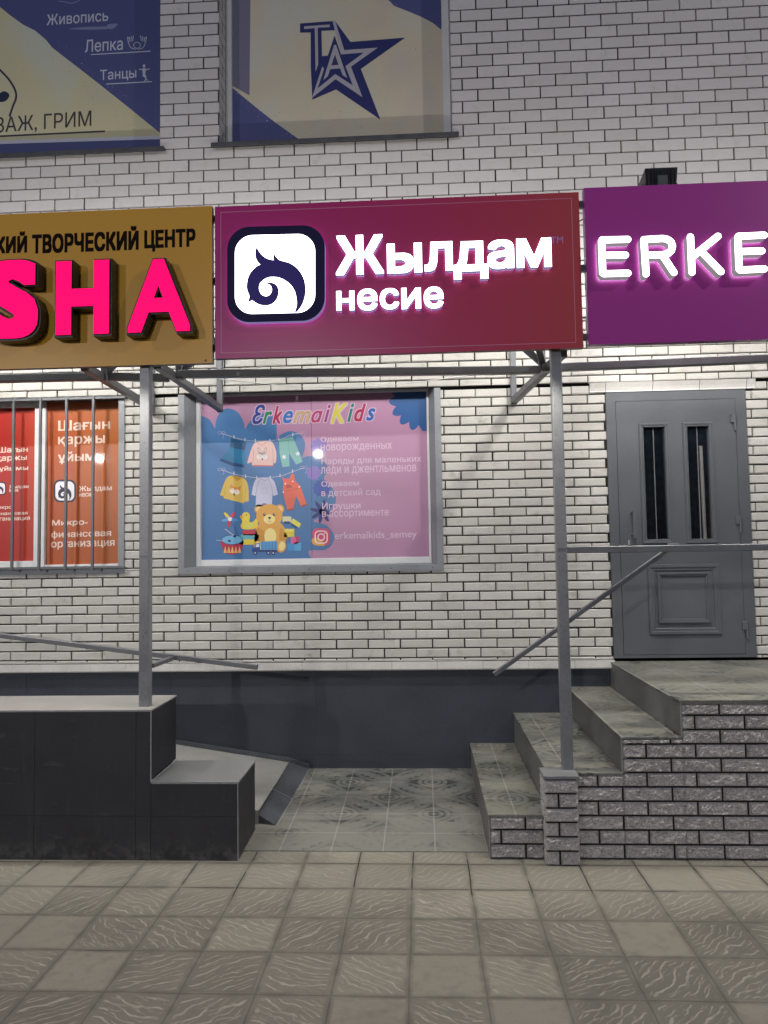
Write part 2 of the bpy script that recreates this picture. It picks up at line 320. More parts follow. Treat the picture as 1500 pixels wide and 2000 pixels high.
# ------------------------------------------------------------------ mesh builder
class MB:
    def __init__(s): s.v = []; s.f = []; s.mi = []; s.mats = []
    def mat(s, m):
        if m not in s.mats: s.mats.append(m)
        return s.mats.index(m)
    def add(s, vs, fs, m):
        o = len(s.v); k = s.mat(m); s.v += [tuple(x) for x in vs]
        for f in fs: s.f.append([i+o for i in f]); s.mi.append(k)
    def box(s, x0, x1, y0, y1, z0, z1, m, bevel=0.0):
        if bevel <= 0:
            s.add([(x0,y0,z0),(x1,y0,z0),(x1,y1,z0),(x0,y1,z0),(x0,y0,z1),(x1,y0,z1),(x1,y1,z1),(x0,y1,z1)],
                  [(0,3,2,1),(4,5,6,7),(0,1,5,4),(1,2,6,5),(2,3,7,6),(3,0,4,7)], m); return
        bm = bmesh.new(); bmesh.ops.create_cube(bm, size=1)
        for q in bm.verts: q.co = ((x0+x1)/2+q.co.x*(x1-x0), (y0+y1)/2+q.co.y*(y1-y0), (z0+z1)/2+q.co.z*(z1-z0))
        bmesh.ops.bevel(bm, geom=bm.edges[:], offset=bevel, segments=2, profile=.5, affect='EDGES')
        s.bm(bm, m)
    def bm(s, bm, m):
        bm.verts.index_update()
        s.add([q.co[:] for q in bm.verts], [[q.index for q in f.verts] for f in bm.faces], m); bm.free()
    def bar(s, a, b, w, h, m, up=(0,0,1)):
        """square tube from a to b, w across, h along `up`"""
        a, b = Vector(a), Vector(b); d = (b-a).normalized(); up = Vector(up)
        sd = d.cross(up).normalized()*(w/2); uu = sd.cross(d).normalized()*(h/2); vs = []
        c = .16
        prof = [(-1,-1+c),(-1,1-c),(-1+c,1),(1-c,1),(1,1-c),(1,-1+c),(1-c,-1),(-1+c,-1)]
        for P in (a, b):
            for i, j in prof: vs.append(P+sd*i+uu*j)
        n = len(prof)
        fs = [(i, (i+1) % n, n+(i+1) % n, n+i) for i in range(n)] + [tuple(range(n-1, -1, -1)), tuple(range(n, 2*n))]
        s.add(vs, fs, m)
    def tube(s, pts, r, m, seg=8):
        pts = [Vector(p) for p in pts]; vs = []; fs = []
        for i, p in enumerate(pts):
            d = (pts[min(i+1, len(pts)-1)]-pts[max(i-1, 0)]).normalized()
            u = d.orthogonal().normalized() if abs(d.z) > .9 else d.cross(Vector((0,0,1))).normalized()
            w_ = d.cross(u)
            for k in range(seg):
                t = 2*math.pi*k/seg; vs.append(p+u*math.cos(t)*r+w_*math.sin(t)*r)
        for i in range(len(pts)-1):
            for k in range(seg): fs.append((i*seg+k, i*seg+(k+1) % seg, (i+1)*seg+(k+1) % seg, (i+1)*seg+k))
        fs += [tuple(range(seg-1, -1, -1)), tuple(range((len(pts)-1)*seg, len(pts)*seg))]
        s.add(vs, fs, m)
    def rect(s, x0, x1, z0, z1, Y, m): s.add([(x0,Y,z0),(x1,Y,z0),(x1,Y,z1),(x0,Y,z1)], [(0,1,2,3)], m)
    def poly(s, pts, Y, m):
        """flat polygon in the plane y=Y from (x, z) points"""
        ar = sum(pts[i][0]*pts[(i+1) % len(pts)][1]-pts[(i+1) % len(pts)][0]*pts[i][1] for i in range(len(pts)))
        if ar < 0: pts = pts[::-1]
        tris = tessellate_polygon([[Vector((x, z, 0)) for x, z in pts]])
        fs = []
        for a, b, c in tris:
            (ax, az), (bx, bz), (cx, cz) = pts[a], pts[b], pts[c]
            k = (bx-ax)*(cz-az)-(bz-az)*(cx-ax)
            if abs(k) < 1e-12: continue
            fs.append((a, b, c) if k > 0 else (a, c, b))
        s.add([(x, Y, z) for x, z in pts], fs, m)
    def prism(s, pts, y0, y1, mf, ms=None):
        """outline in (x, z) with front face at y0 and thickness to y1"""
        ar = sum(pts[i][0]*pts[(i+1) % len(pts)][1]-pts[(i+1) % len(pts)][0]*pts[i][1] for i in range(len(pts)))
        if ar < 0: pts = pts[::-1]
        s.poly(pts, y0, mf); n = len(pts)
        s.add([(x, y0, z) for x, z in pts]+[(x, y1, z) for x, z in pts], [(i, n+i, n+(i+1) % n, (i+1) % n) for i in range(n)], ms or mf)
    def build(s, name, parent=None, smooth=False):
        me = bpy.data.meshes.new(name); me.from_pydata(s.v, [], s.f)
        for m in s.mats: me.materials.append(m)
        me.polygons.foreach_set('material_index', s.mi)
        if smooth: me.polygons.foreach_set('use_smooth', [True]*len(me.polygons))
        me.update(); o = bpy.data.objects.new(name, me); SC.collection.objects.link(o)
        if parent is not None:
            o.parent = parent
            w_ = Vector((0,0,0)); q = parent
            while q is not None: w_ += q.location; q = q.parent
            for vtx in me.vertices: vtx.co -= w_
        return o
def thing(name, label, cat, loc=(0,0,0), group=None):
    o = bpy.data.objects.new(name, None); SC.collection.objects.link(o); o.location = loc; o.empty_display_size = .1
    o['label'] = label; o['category'] = cat
    if group: o['group'] = group
    return o
def tag(o, label=None, cat=None, kind=None, group=None):
    for k, v in (('label', label), ('category', cat), ('kind', kind), ('group', group)):
        if v: o[k] = v
    return o

# ------------------------------------------------------------------ lettering
import numpy as np
from mathutils.geometry import delaunay_2d_cdt, interpolate_bezier
def winding_fill(loops):
    """fill a set of closed loops by the non-zero rule -> points, triangles, outline edges"""
    V, E_ = [], []
    for l in loops:
        o = len(V); V += [Vector(p) for p in l]; E_ += [(o+i, o+(i+1) % len(l)) for i in range(len(l))]
    vo, _e, fo, *_r = delaunay_2d_cdt(V, E_, [], 1, 1e-6)
    P = np.array([(p.x, p.y) for p in vo]); T = np.array([list(f) for f in fo if len(f) == 3])
    C = P[T].mean(axis=1)
    A0 = np.array([[V[i].x, V[i].y] for i, j in E_]); A1 = np.array([[V[j].x, V[j].y] for i, j in E_])
    keep = np.zeros(len(T), bool)
    for q in range(0, len(T), 500):
        c = C[q:q+500]; cx, cy = c[:, :1], c[:, 1:]
        side = (A1[:, 0]-A0[:, 0])[None]*(cy-A0[:, 1][None])-(cx-A0[:, 0][None])*(A1[:, 1]-A0[:, 1])[None]
        up = (A0[:, 1][None] <= cy) & (A1[:, 1][None] > cy) & (side > 0)
        dn = (A0[:, 1][None] > cy) & (A1[:, 1][None] <= cy) & (side < 0)
        keep[q:q+500] = (up.sum(1)-dn.sum(1)) != 0
    fs = []
    for t in T[keep]:
        a, b, c = (P[i] for i in t)
        k = (b[0]-a[0])*(c[1]-a[1])-(b[1]-a[1])*(c[0]-a[0])
        if abs(k) > 1e-12: fs.append(tuple(int(i) for i in (t if k > 0 else t[::-1])))
    cnt = {(f[i], f[(i+1) % 3]) for f in fs for i in range(3)}
    return [tuple(p) for p in P], fs, [e for e in cnt if (e[1], e[0]) not in cnt]
_gl = {}
def glyphs(text, shear=0.0, spacing=1.0, bold=0.0, res=5):
    k = (text, shear, spacing, bold)
    if k not in _gl:
        c = bpy.data.curves.new('lettering', 'FONT'); c.body = text; c.shear = shear; c.space_character = spacing
        o = bpy.data.objects.new('lettering', c); SC.collection.objects.link(o)
        dg = bpy.context.evaluated_depsgraph_get(); dg.update()
        cu = o.evaluated_get(dg).to_curve(dg)
        loops = []
        for sp in cu.splines:
            if sp.type == 'BEZIER':
                bp = sp.bezier_points; l = []
                for i in range(len(bp)):
                    p, q = bp[i], bp[(i+1) % len(bp)]
                    straight = (p.handle_right-p.co).cross(q.co-p.co).length < 1e-6 and (q.handle_left-q.co).cross(q.co-p.co).length < 1e-6
                    l += [(x.x, x.y) for x in (interpolate_bezier(p.co, p.handle_right, q.handle_left, q.co, 2 if straight else res+1))[:-1]]
            else: l = [(p.co.x, p.co.y) for p in sp.points]
            m = []
            for p in l:
                if not m or abs(p[0]-m[-1][0])+abs(p[1]-m[-1][1]) > 1e-4: m.append(p)
            if len(m) > 2 and abs(m[0][0]-m[-1][0])+abs(m[0][1]-m[-1][1]) < 1e-4: m.pop()
            if len(m) > 2: loops.append(m)
        o.to_curve_clear(); bpy.data.objects.remove(o); bpy.data.curves.remove(c)
        ar = lambda l: sum(l[i][0]*l[(i+1) % len(l)][1]-l[(i+1) % len(l)][0]*l[i][1] for i in range(len(l)))
        if sum(ar(l) for l in loops) < 0: loops = [l[::-1] for l in loops]
        if bold > 0:
            ext = []; B = bold
            if len(text) < 3:       # exact: every edge swept by a square
                for l in loops:
                    for i in range(len(l)):
                        p, q = l[i], l[(i+1) % len(l)]
                        cs = sorted({(round(r[0]+sx*B, 6), round(r[1]+sy*B, 6)) for r in (p, q) for sx in (-1, 1) for sy in (-1, 1)})
                        cr = lambda o_, a_, b_: (a_[0]-o_[0])*(b_[1]-o_[1])-(a_[1]-o_[1])*(b_[0]-o_[0])
                        lo, hi = [], []
                        for r in cs:
                            while len(lo) > 1 and cr(lo[-2], lo[-1], r) <= 0: lo.pop()
                            lo.append(r)
                        for r in cs[::-1]:
                            while len(hi) > 1 and cr(hi[-2], hi[-1], r) <= 0: hi.pop()
                            hi.append(r)
                        ext.append(lo[:-1]+hi[:-1])
            else:
                for sx, sy in ((-1, -.8), (1, -.8), (1, .8), (-1, .8)): ext += [[(x+sx*B, y+sy*B) for x, y in l] for l in loops]
                if B < .03: loops = []
            loops = loops+ext
        vs, fs, ed = winding_fill(loops)
        us = {i for f in fs for i in f}
        xs = [vs[i][0] for i in us]; ys = [vs[i][1] for i in us]
        _gl[k] = (vs, fs, ed, (min(xs), max(xs), min(ys), max(ys)))
    return _gl[k]
def put_text(mb, text, x0, x1, z0, z1, Y, mf, depth=0.0, ms=None, slope=0.0, **kw):
    """text fitted to the box; `bold` (in ems) thickens every stroke; depth > 0 gives the letters side walls"""
    vs, fs, ed, (a, b, c, d) = glyphs(text, **kw)
    P = [(x0+(x-a)/(b-a)*(x1-x0), z0+(y-c)/(d-c)*(z1-z0)) for x, y in vs]
    if slope: P = [(x, z+slope*(x-(x0+x1)/2)) for x, z in P]
    mb.add([(x, Y, z) for x, z in P], fs, mf)
    if depth > 0:
        n = len(P)
        mb.add([(x, Y, z) for x, z in P]+[(x, Y+depth, z) for x, z in P], [(i, i+n, j+n, j) for i, j in ed], ms or mf)
def text_box(px0, py0, px1, py1, Y):
    """box on the plane y=Y from photograph pixels: left/right at mid height, top/bottom at mid width"""
    mx, my = (px0+px1)/2, (py0+py1)/2
    return at(px0, my, Y).x, at(px1, my, Y).x, at(mx, py1, Y).z, at(mx, py0, Y).z

def smooth_path(pts, closed=True, n=6, sharp=()):
    """Catmull-Rom through the points; indices in `sharp` stay corners"""
    out = []; N_ = len(pts)
    for i in range(N_ if closed else N_-1):
        p1, p2 = pts[i], pts[(i+1) % N_]
        p0 = pts[i-1] if (i not in sharp and (closed or i > 0)) else p1
        p3 = pts[(i+2) % N_] if ((i+1) % N_ not in sharp and (closed or i+2 < N_)) else p2
        for k in range(n):
            t = k/n
            out.append(tuple(.5*((2*p1[a])+(-p0[a]+p2[a])*t+(2*p0[a]-5*p1[a]+4*p2[a]-p3[a])*t*t+(-p0[a]+3*p1[a]-3*p2[a]+p3[a])*t**3) for a in (0, 1)))
    if not closed: out.append(tuple(pts[-1]))
    return out
def ellipse(cx, cy, rx, ry, n=28, rot=0.0, a0=0, a1=360):
    o = []
    full = abs(a1-a0) >= 360
    for k in range(n if full else n+1):
        t = R(a0+(a1-a0)*k/n); x, y = rx*math.cos(t), ry*math.sin(t)
        o.append((cx+x*math.cos(rot)-y*math.sin(rot), cy+x*math.sin(rot)+y*math.cos(rot)))
    return o
def rrect(x0, y0, x1, y1, r, n=8):
    o = []
    for cx, cy, a in ((x1-r, y0+r, -90), (x1-r, y1-r, 0), (x0+r, y1-r, 90), (x0+r, y0+r, 180)):
        o += [(cx+r*math.cos(R(a+90*k/n)), cy+r*math.sin(R(a+90*k/n))) for k in range(n+1)]
    return o
class Art:
    """flat print: shapes given in the pixels of an enlargement, laid on the plane y=Y in thin layers"""
    def __init__(s, mb, Y, ox, oy, sc, step=.0003):
        s.mb, s.Y, s.ox, s.oy, s.sc, s.step = mb, Y, ox, oy, sc, step
        s.clip = None
    def xz(s, x, y):
        p = at(s.ox+x/s.sc, s.oy+y/s.sc, s.Y); return p.x, p.z
    def cut(s, P):
        """trim a polygon to the sheet"""
        if not s.clip: return P
        for ax, lim, sg in ((0, s.clip[0], 1), (0, s.clip[1], -1), (1, s.clip[2], 1), (1, s.clip[3], -1)):
            O = []
            for i in range(len(P)):
                a, b = P[i-1], P[i]; ia, ib = (a[ax]-lim)*sg >= 0, (b[ax]-lim)*sg >= 0
                if ia != ib:
                    t = (lim-a[ax])/(b[ax]-a[ax]); O.append((a[0]+(b[0]-a[0])*t, a[1]+(b[1]-a[1])*t))
                if ib: O.append(b)
            P = O
            if len(P) < 3: return []
        return P
    def shape(s, pts, m, lv):
        P = []
        for p in pts:
            q = s.xz(*p)
            if not P or abs(q[0]-P[-1][0])+abs(q[1]-P[-1][1]) > 1e-5: P.append(q)
        if len(P) > 2 and abs(P[0][0]-P[-1][0])+abs(P[0][1]-P[-1][1]) < 1e-5: P.pop()
        P = s.cut(P)
        if len(P) > 2: s.mb.poly(P, s.Y-lv*s.step, m)
    def line(s, pts, w, m, lv):
        L, Rr = [], []
        for i, p in enumerate(pts):
            a, b = pts[max(i-1, 0)], pts[min(i+1, len(pts)-1)]
            dx, dy = b[0]-a[0], b[1]-a[1]; l = math.hypot(dx, dy) or 1
            L.append((p[0]-dy/l*w/2, p[1]+dx/l*w/2)); Rr.append((p[0]+dy/l*w/2, p[1]-dx/l*w/2))
        for i in range(len(pts)-1):
            q = [s.xz(*a) for a in (L[i], L[i+1], Rr[i+1], Rr[i])]
            q = s.cut(q)
            if len(q) > 2: s.mb.poly(q, s.Y-lv*s.step, m)
    def text(s, t, x0, y0, x1, y1, m, lv, slope=0.0, **kw):
        bx = text_box(s.ox+x0/s.sc, s.oy+y0/s.sc, s.ox+x1/s.sc, s.oy+y1/s.sc, s.Y)
        put_text(s.mb, t, *bx, s.Y-lv*s.step, m, slope=slope, **kw)

BIRD = [(955,1290),(1010,1220),(1050,1130),(1070,1020),(1062,900),(1020,790),(950,700),(860,640),(770,612),(735,605),(700,580),(670,545),(660,515),
        (640,550),(637,575),(645,600),(600,592),(540,570),(480,520),(440,465),(418,418),(400,480),(398,540),(412,590),(440,635),(467,660),
        (420,680),(360,735),(310,810),(285,920),(290,1000),(315,1065),(318,1100),(300,1148),(330,1150),(355,1135),(400,1165),(460,1195),(530,1205),(600,1195),
        (660,1155),(700,1090),(712,1010),(695,950),(650,910),(600,897),(550,902),(525,915),(570,920),(605,945),(620,985),(612,1030),(580,1070),(535,1080),
        (490,1062),(460,1020),(450,960),(470,900),(520,855),(580,830),(650,825),(730,838),(810,880),(880,940),(925,1020),(945,1100),(952,1190),(935,1260),(920,1300)]
BIRD_SHARP = (0, 12, 15, 20, 25, 33, 35, 47, 68)
BIRD_PATH = smooth_path(BIRD, True, 3, BIRD_SHARP)

# ------------------------------------------------------------------ setting: pavement and tiled path
mb = MB(); mb.add([(-90,-120,0),(90,-120,0),(90,60,0),(-90,60,0)], [(0,1,2,3)], M['ground'])
tag(mb.build('pavement'), 'grey embossed paving tiles in front of the shop steps', kind='structure')
mb = MB()
xs = [-1.25+k*(1.604/16) for k in range(17)]; ys = [-1.462+k*(1.492/14) for k in range(15)]
hz = lambda y: .006+max(0, (y+1.46)/1.49)*.046
vs = [(x, y, hz(y)) for y in ys for x in xs]
mb.add(vs, [(j*17+i, j*17+i+1, (j+1)*17+i+1, (j+1)*17+i) for j in range(14) for i in range(16)], M['patch'])
mb.add([(xs[0],-1.462,-.05),(xs[-1],-1.462,-.05),(xs[-1],-1.462,.006),(xs[0],-1.462,.006)], [(0,1,2,3)], M['patch'])
tag(mb.build('path'), 'dusty green patterned tile path between the granite block and the stairs', kind='structure')

# ------------------------------------------------------------------ the building
bld = thing('shop_building', 'white brick shop building with grey plinth, poster windows and metal door', 'building')
def subtract(rects, hole):
    out = []; a, b, c, d = hole
    for x0, x1, z0, z1 in rects:
        if x1 <= a or x0 >= b or z1 <= c or z0 >= d: out.append((x0, x1, z0, z1)); continue
        if z0 < c: out.append((x0, x1, z0, c))
        if z1 > d: out.append((x0, x1, d, z1))
        m0, m1 = max(z0, c), min(z1, d)
        if x0 < a: out.append((x0, a, m0, m1))
        if x1 > b: out.append((b, x1, m0, m1))
    return out
def brick_panel(mb, x0, x1, z0, z1, holes, L, H, jt, phase, zc, Y, mat, mort, jig=.0015, bev=.004, depth=.03, jdepth=.012, jmat=None):
    """courses of real bricks, jittered and with eased edges, over a mortar bed"""
    k0 = math.floor((z0-zc)/H)-1; k1 = math.ceil((z1-zc)/H)+1
    for k in range(k0, k1+1):
        a, b = zc+k*H-H/2+jt/2, zc+k*H+H/2-jt/2
        a, b = max(a, z0), min(b, z1)
        if b-a < .008: continue
        ph = phase+(L/2 if k % 2 else 0)
        i0 = math.floor((x0-ph)/L); i1 = math.ceil((x1-ph)/L)
        for i in range(i0, i1+1):
            p, q = max(ph+i*L+jt/2, x0), min(ph+(i+1)*L-jt/2, x1)
            if q-p < .01: continue
            for (rx0, rx1, rz0, rz1) in [r for hs in [holes] for r in _sub_all([(p, q, a, b)], hs)]:
                if rx1-rx0 < .008 or rz1-rz0 < .006: continue
                dx = lambda: random.uniform(-jig, jig)
                X0, X1, Z0, Z1 = rx0+dx(), rx1+dx(), rz0+dx()*.6, rz1+dx()*.6
                y = Y+random.uniform(-jig, jig)*1.2; e = bev*random.uniform(.6, 1.3)
                tl = random.uniform(-jig, jig)
                fr = [(X0+e, y, Z0+e), (X1-e, y+tl, Z0+e), (X1-e, y+tl*.4, Z1-e), (X0+e, y, Z1-e)]
                md = [(X0, y+e, Z0), (X1, y+e, Z0), (X1, y+e, Z1), (X0, y+e, Z1)]
                bk = [(c_[0], Y+depth, c_[2]) for c_ in md]
                fs = [(0,1,2,3)]
                for j in range(4):
                    n_ = (j+1) % 4; fs += [(j, 4+j, 4+n_, n_), (4+j, 8+j, 8+n_, 4+n_)]
                mb.add(fr+md+bk, fs, mat)
    for (rx0, rx1, rz0, rz1) in _sub_all([(x0, x1, z0, z1)], holes):
        mb.rect(rx0, rx1, rz0, rz1, Y+jdepth, mort)
def _sub_all(rects, holes):
    for h in holes: rects = subtract(rects, h)
    return rects

XL, XR = -6.0, 6.0
# openings (x0, x1, z0, z1)
WIN = (-1.972, .158, 1.628, 3.13)          # poster window, inside its metal trim
LWIN = (-4.2, -2.455, 1.652, 3.118)        # barred window
DOOR = (1.487, 2.585, .895, 3.016)
UP1 = (-1.64, .315, 5.205, 7.4)
UP0 = (-5.2, -2.146, 5.195, 7.4)
mb = MB()
brick_panel(mb, XL, XR, .905, 3.092, [WIN, LWIN, DOOR, (1.36, 2.66, 3.018, 3.1)], .256, .0743, .0094, -1.8515, 1.557, 0.0, M['brick_low'], M['mortar'], .0022, .006, .03, .016)
lower = mb.build('lower_wall', bld)
mb = MB()
brick_panel(mb, XL, XR, 3.098, 3.62, [], .256, .0743, .0088, -1.8515, 1.557, -.026, M['brick_low'], M['mortar'], .0022, .006, .05, .014)
mb.rect(XL, XR, 3.62, 3.64, -.012, M['mortar'])
mb.add([(XL,-.024,3.097),(XR,-.024,3.097),(XR,.03,3.097),(XL,.03,3.097)], [(0,3,2,1)], M['mortar'])
mb.build('middle_wall', bld)
mb = MB()
brick_panel(mb, XL, XR, 3.645, 7.6, [UP1, UP0], .256, .0986, .0108, .4033, 6.2265, 0.0, M['brick_up'], M['mortar_up'], .0012, .0022, .03, .018)
for (a, b, c, d) in (UP1, UP0):            # brick returns into the window openings
    k = 0; z = 6.2265-.0986*30-.0493
    while z < d:
        if z+.0986 > c:
            z0, z1 = max(z+.0031, c), min(z+.0986-.0031, d)
            for xx, sg in ((a, 1), (b, -1)):
                for y0, y1 in (((.0, .12), (.128, .3)) if k % 2 else ((.0, .25), (.258, .3))):
                    x_ = xx-sg*.002
                    P = [(x_, y0+.003, z0), (x_, y1, z0), (x_, y1, z1), (x_, y0+.003, z1)]
                    mb.add(P, [(0,1,2,3)] if sg < 0 else [(3,2,1,0)], M['brick_up'])
        z += .0986; k += 1
    for xx, sg in ((a, 1), (b, -1)):
        P = [(xx-sg*.008, .0, c), (xx-sg*.008, .3, c), (xx-sg*.008, .3, d), (xx-sg*.008, .0, d)]
        mb.add(P, [(0,1,2,3)] if sg < 0 else [(3,2,1,0)], M['mortar_up'])
mb.build('upper_wall', bld)
# body of the building behind the cladding
mb = MB()
mb.box(XL, XR, .32, 6, -.2, 7.6, M['mortar_up']); mb.build('wall_core', bld)

# ledge under the cladding and its plinth
mb = MB(); x = -6.0; n = 0
while x < 1.48:
    x2 = min(x+.359, 1.487)
    y = -.03+random.uniform(-.0015, .0015)
    mb.add([(x+.0012, y+.006, .832), (x2-.0012, y+.006, .832), (x2-.0012, y, .842), (x+.0012, y, .842), (x2-.0012, y+.003, .898), (x+.0012, y+.003, .898), (x2-.0012, .03, .910), (x+.0012, .03, .910), (x+.0012, .05, .832), (x2-.0012, .05, .832)],
           [(0,1,2,3), (3,2,4,5), (5,4,6,7), (8,9,1,0), (0,3,5,7,8), (1,9,6,4,2)], M['ledge'])
    x = x2
mb.rect(-6, 1.487, .834, .905, -.022, M['mortar'])
mb.build('ledge', bld)
mb = MB()
xe = [-6, -5.665, -4.465, -3.265, -2.065, -.865, .335, 1.535, 2.735, 3.935, 6]
for i in range(len(xe)-1):
    for z0, z1 in ((-.1, .163), (.1655, .829)):
        mb.box(xe[i]+.0013, xe[i+1]-.0013, .030+random.uniform(0, .0015), .06, z0, z1, M['plinth'])
mb.rect(-6, 6, -.1, .829, .036, M['trim'])
mb.build('plinth', bld)
# header tiles over the door
mb = MB(); hx = [1.36, 1.49, 1.86, 2.225, 2.59, 2.66]
for i in range(len(hx)-1):
    a, b = hx[i]+.002, hx[i+1]-.002
    mb.add([(a,-.028,3.094),(b,-.028,3.094),(a,-.012,3.055),(b,-.012,3.055),(a,-.006,3.03),(b,-.006,3.03),(a,-.014,3.018),(b,-.014,3.018)],
           [(2,3,1,0),(4,5,3,2),(6,7,5,4)], M['ledge'])
mb.rect(1.36, 2.66, 3.018, 3.095, .006, M['mortar'])
mb.build('door_header', bld)

# ---- poster window
WY = .105
win = MB()
def trim_frame(mb, x0, x1, z0, z1, fl, Y, ix0, ix1, iz0, iz1, iY, m):
    """sheet-metal surround: flat flange then a return sloping back to the plastic frame"""
    o = [(x0,z0),(x1,z0),(x1,z1),(x0,z1)]; f = [(x0+fl,z0+fl),(x1-fl,z0+fl),(x1-fl,z1-fl),(x0+fl,z1-fl)]; i_ = [(ix0,iz0),(ix1,iz0),(ix1,iz1),(ix0,iz1)]
    vs = [(a, Y+.014, b) for a, b in o]+[(a, Y, b) for a, b in o]+[(a, Y, b) for a, b in f]+[(a, iY, b) for a, b in i_]
    fs = []
    for k in range(4):
        n = (k+1) % 4
        fs += [(k, n, 4+n, 4+k), (4+k, 4+n, 8+n, 8+k), (8+k, 8+n, 12+n, 12+k)]
    mb.add(vs, fs, m)
fx0, fx1, fz0, fz1 = quad_rect((383,764),(838,757),(842,1100),(383,1106), WY-.02)
trim_frame(win, -1.985, .172, 1.617, 3.142, .05, -.012, fx0, fx1, fz0, fz1, WY-.012, M['trim_metal'])
for q in range(7):      # screws
    for zz in (1.64, 3.12):
        xx = -1.9+q*.33; win.box(xx-.004, xx+.004, -.016, -.011, zz-.004, zz+.004, M['flash'])
w1 = win.build('window', bld); tag(w1, 'large window filled by a pink and blue poster of children\'s clothes')
px0, px1, pz0, pz1 = quad_rect((391,775),(833,766),(838,1087),(394,1094), WY)
mb = MB()
for r_ in ((fx0,px0,fz0,fz1),(px1,fx1,fz0,fz1)): mb.box(r_[0], r_[1], WY-.02, WY+.03, r_[2], r_[3], M['pvc'], .003)
for r_ in ((px0,px1,fz0,pz0),(px0,px1,pz1,fz1)): mb.box(r_[0], r_[1], WY-.018, WY+.03, r_[2], r_[3], M['pvc'], .003)
mb.box(px0-.008, px0+.004, WY-.004, WY+.02, pz0, pz1, M['pvc'])
mb.build('window_frame', w1)

def zigzag(cx, cy, r0, r1, n, rot=0):
    return [(cx+(r1 if k % 2 else r0)*math.cos(rot+math.pi*k/n), cy+(r1 if k % 2 else r0)*math.sin(rot+math.pi*k/n)) for k in range(2*n)]
def scallop(cx, cy, r, amp, n, rot=0, m=9):
    o = []
    for k in range(n*m):
        t = 2*math.pi*k/(n*m); o.append((cx+(r+amp*abs(math.sin(n*t/2)))*math.cos(t+rot), cy+(r+amp*abs(math.sin(n*t/2)))*math.sin(t+rot)))
    return o
pm = MB(); A = Art(pm, WY, 330, 700, 2.727)
PINK, BLUE, DBLUE = ink(172,128,158), ink(68,112,162), ink(46,90,146)
pm.rect(px0, px1, pz0, pz1, WY, PINK)
A.clip = (px0+.001, px1-.001, pz0+.001, pz1-.001)
blob = [(150,320)]+smooth_path([(172,305),(215,325),(246,375),(252,330),(270,290),(310,266),(365,285),(395,335),(405,378),(425,345),(460,310),(520,290),(560,320),(574,370),(573,440)], False, 4, (2, 8))
blob += smooth_path([(573,440),(590,412),(640,388),(690,400),(722,440),(722,490),(705,530),(760,520),(820,545),(850,590),(825,640),(870,690),(890,750),(870,800),(800,850),(770,868),(840,890),(880,945),(870,990),(830,1020),(745,1025),(765,1075)], False, 4, (0, 6, 14, 18))+[(150,1090)]
A.shape(blob, BLUE, 1)
A.shape(scallop(1345, 215, 140, 34, 16, .1), DBLUE, 1)
for x, y, s_ in ((800,470,46),(770,610,40)): A.shape(scallop(x, y, s_*.8, s_*.2, 9), ink(128,110,180), 2)
A.shape(zigzag(812, 692, 50, 40, 12), ink(52,78,160), 2)
for k in range(8):
    t = k*math.pi/4+.2; A.shape(ellipse(815+34*math.cos(t), 815+34*math.sin(t), 30, 10, 14, t), ink(34,40,112), 3)
A.shape(ellipse(815,815,15,15,16), ink(34,40,112), 3)
# sheets meet in the middle
A.line([(757,200),(760,640),(762,1060)], 2.2, ink(70,50,80), 4)
# washing lines
LN = ink(196,192,200)
L1 = [(280,398),(345,420),(410,436),(470,440),(540,438),(600,428),(660,405),(712,398)]
L2 = [(280,592),(345,615),(410,628),(470,636),(540,634),(600,625),(660,603),(720,582)]
for L_ in (L1, L2):
    A.line(smooth_path(L_, False, 4), 2.4, LN, 3)
    for bx, by in ((L_[0][0], L_[0][1]), (L_[-1][0], L_[-1][1])):
        for sg in (-1, 1): A.line(ellipse(bx+sg*10, by-1, 10, 7, 14)+[ellipse(bx+sg*10, by-1, 10, 7, 14)[0]], 2.2, ink(170,160,190), 3)
        A.line(smooth_path([(bx,by),(bx+12,by+14),(bx+5,by+30)], False, 4), 2.2, ink(170,160,190), 3)
# dress
A.shape([(332,425),(412,445),(405,490),(325,472)], ink(24,70,110), 4)
for q in (0, 12, 24): A.line([(331,436+q),(408,456+q)], 2, ink(40,92,130), 5)
A.shape(smooth_path([(325,472),(405,490),(410,560),(400,582),(340,568),(274,545),(290,520)], True, 3, (0,1,3,5)), ink(32,112,156), 4)
A.shape([(275,532),(340,556),(402,566),(400,582),(335,572),(271,545)], ink(22,62,120), 5)
for q in range(5): A.line([(335+q*15, 474+q*3.4),(333+q*15,490+q*3.4)], 2, ink(24,70,110), 5)
# rabbit jumper
J1 = smooth_path([(458,450),(495,442),(540,442),(556,455),(572,500),(571,545),(566,560),(555,556),(556,574),(443,572),(441,552),(418,560),(420,545),(440,480)], True, 3, (6,7,8,9,10,11))
A.shape(J1, ink(214,178,172), 4)
A.line(smooth_path([(470,448),(493,462),(520,448)], False, 4), 2, ink(170,110,110), 5)
A.line([(452,490),(447,560)], 1.8, ink(170,110,110), 5); A.line([(553,480),(556,560)], 1.8, ink(170,110,110), 5)
A.shape([(443,567),(556,569),(556,575),(443,574)], ink(206,110,110), 5)
for sg in (-1, 1):
    A.shape(ellipse(496+sg*17, 490, 7, 17, 16, sg*.25), ink(150,136,140), 5); A.shape(ellipse(496+sg*17, 490, 3.5, 12, 14, sg*.25), ink(214,190,186), 6)
    A.shape(ellipse(496+sg*14, 524, 15, 14, 16), ink(216,206,204), 6); A.shape(ellipse(496+sg*11, 520, 2.5, 2.5, 8), ink(50,40,46), 7)
A.shape(smooth_path([(496,500),(520,512),(505,522),(496,538),(487,522),(472,512)], True, 3), ink(150,136,140), 5)
A.shape(ellipse(498,537,4,4,10), ink(40,34,40), 7)
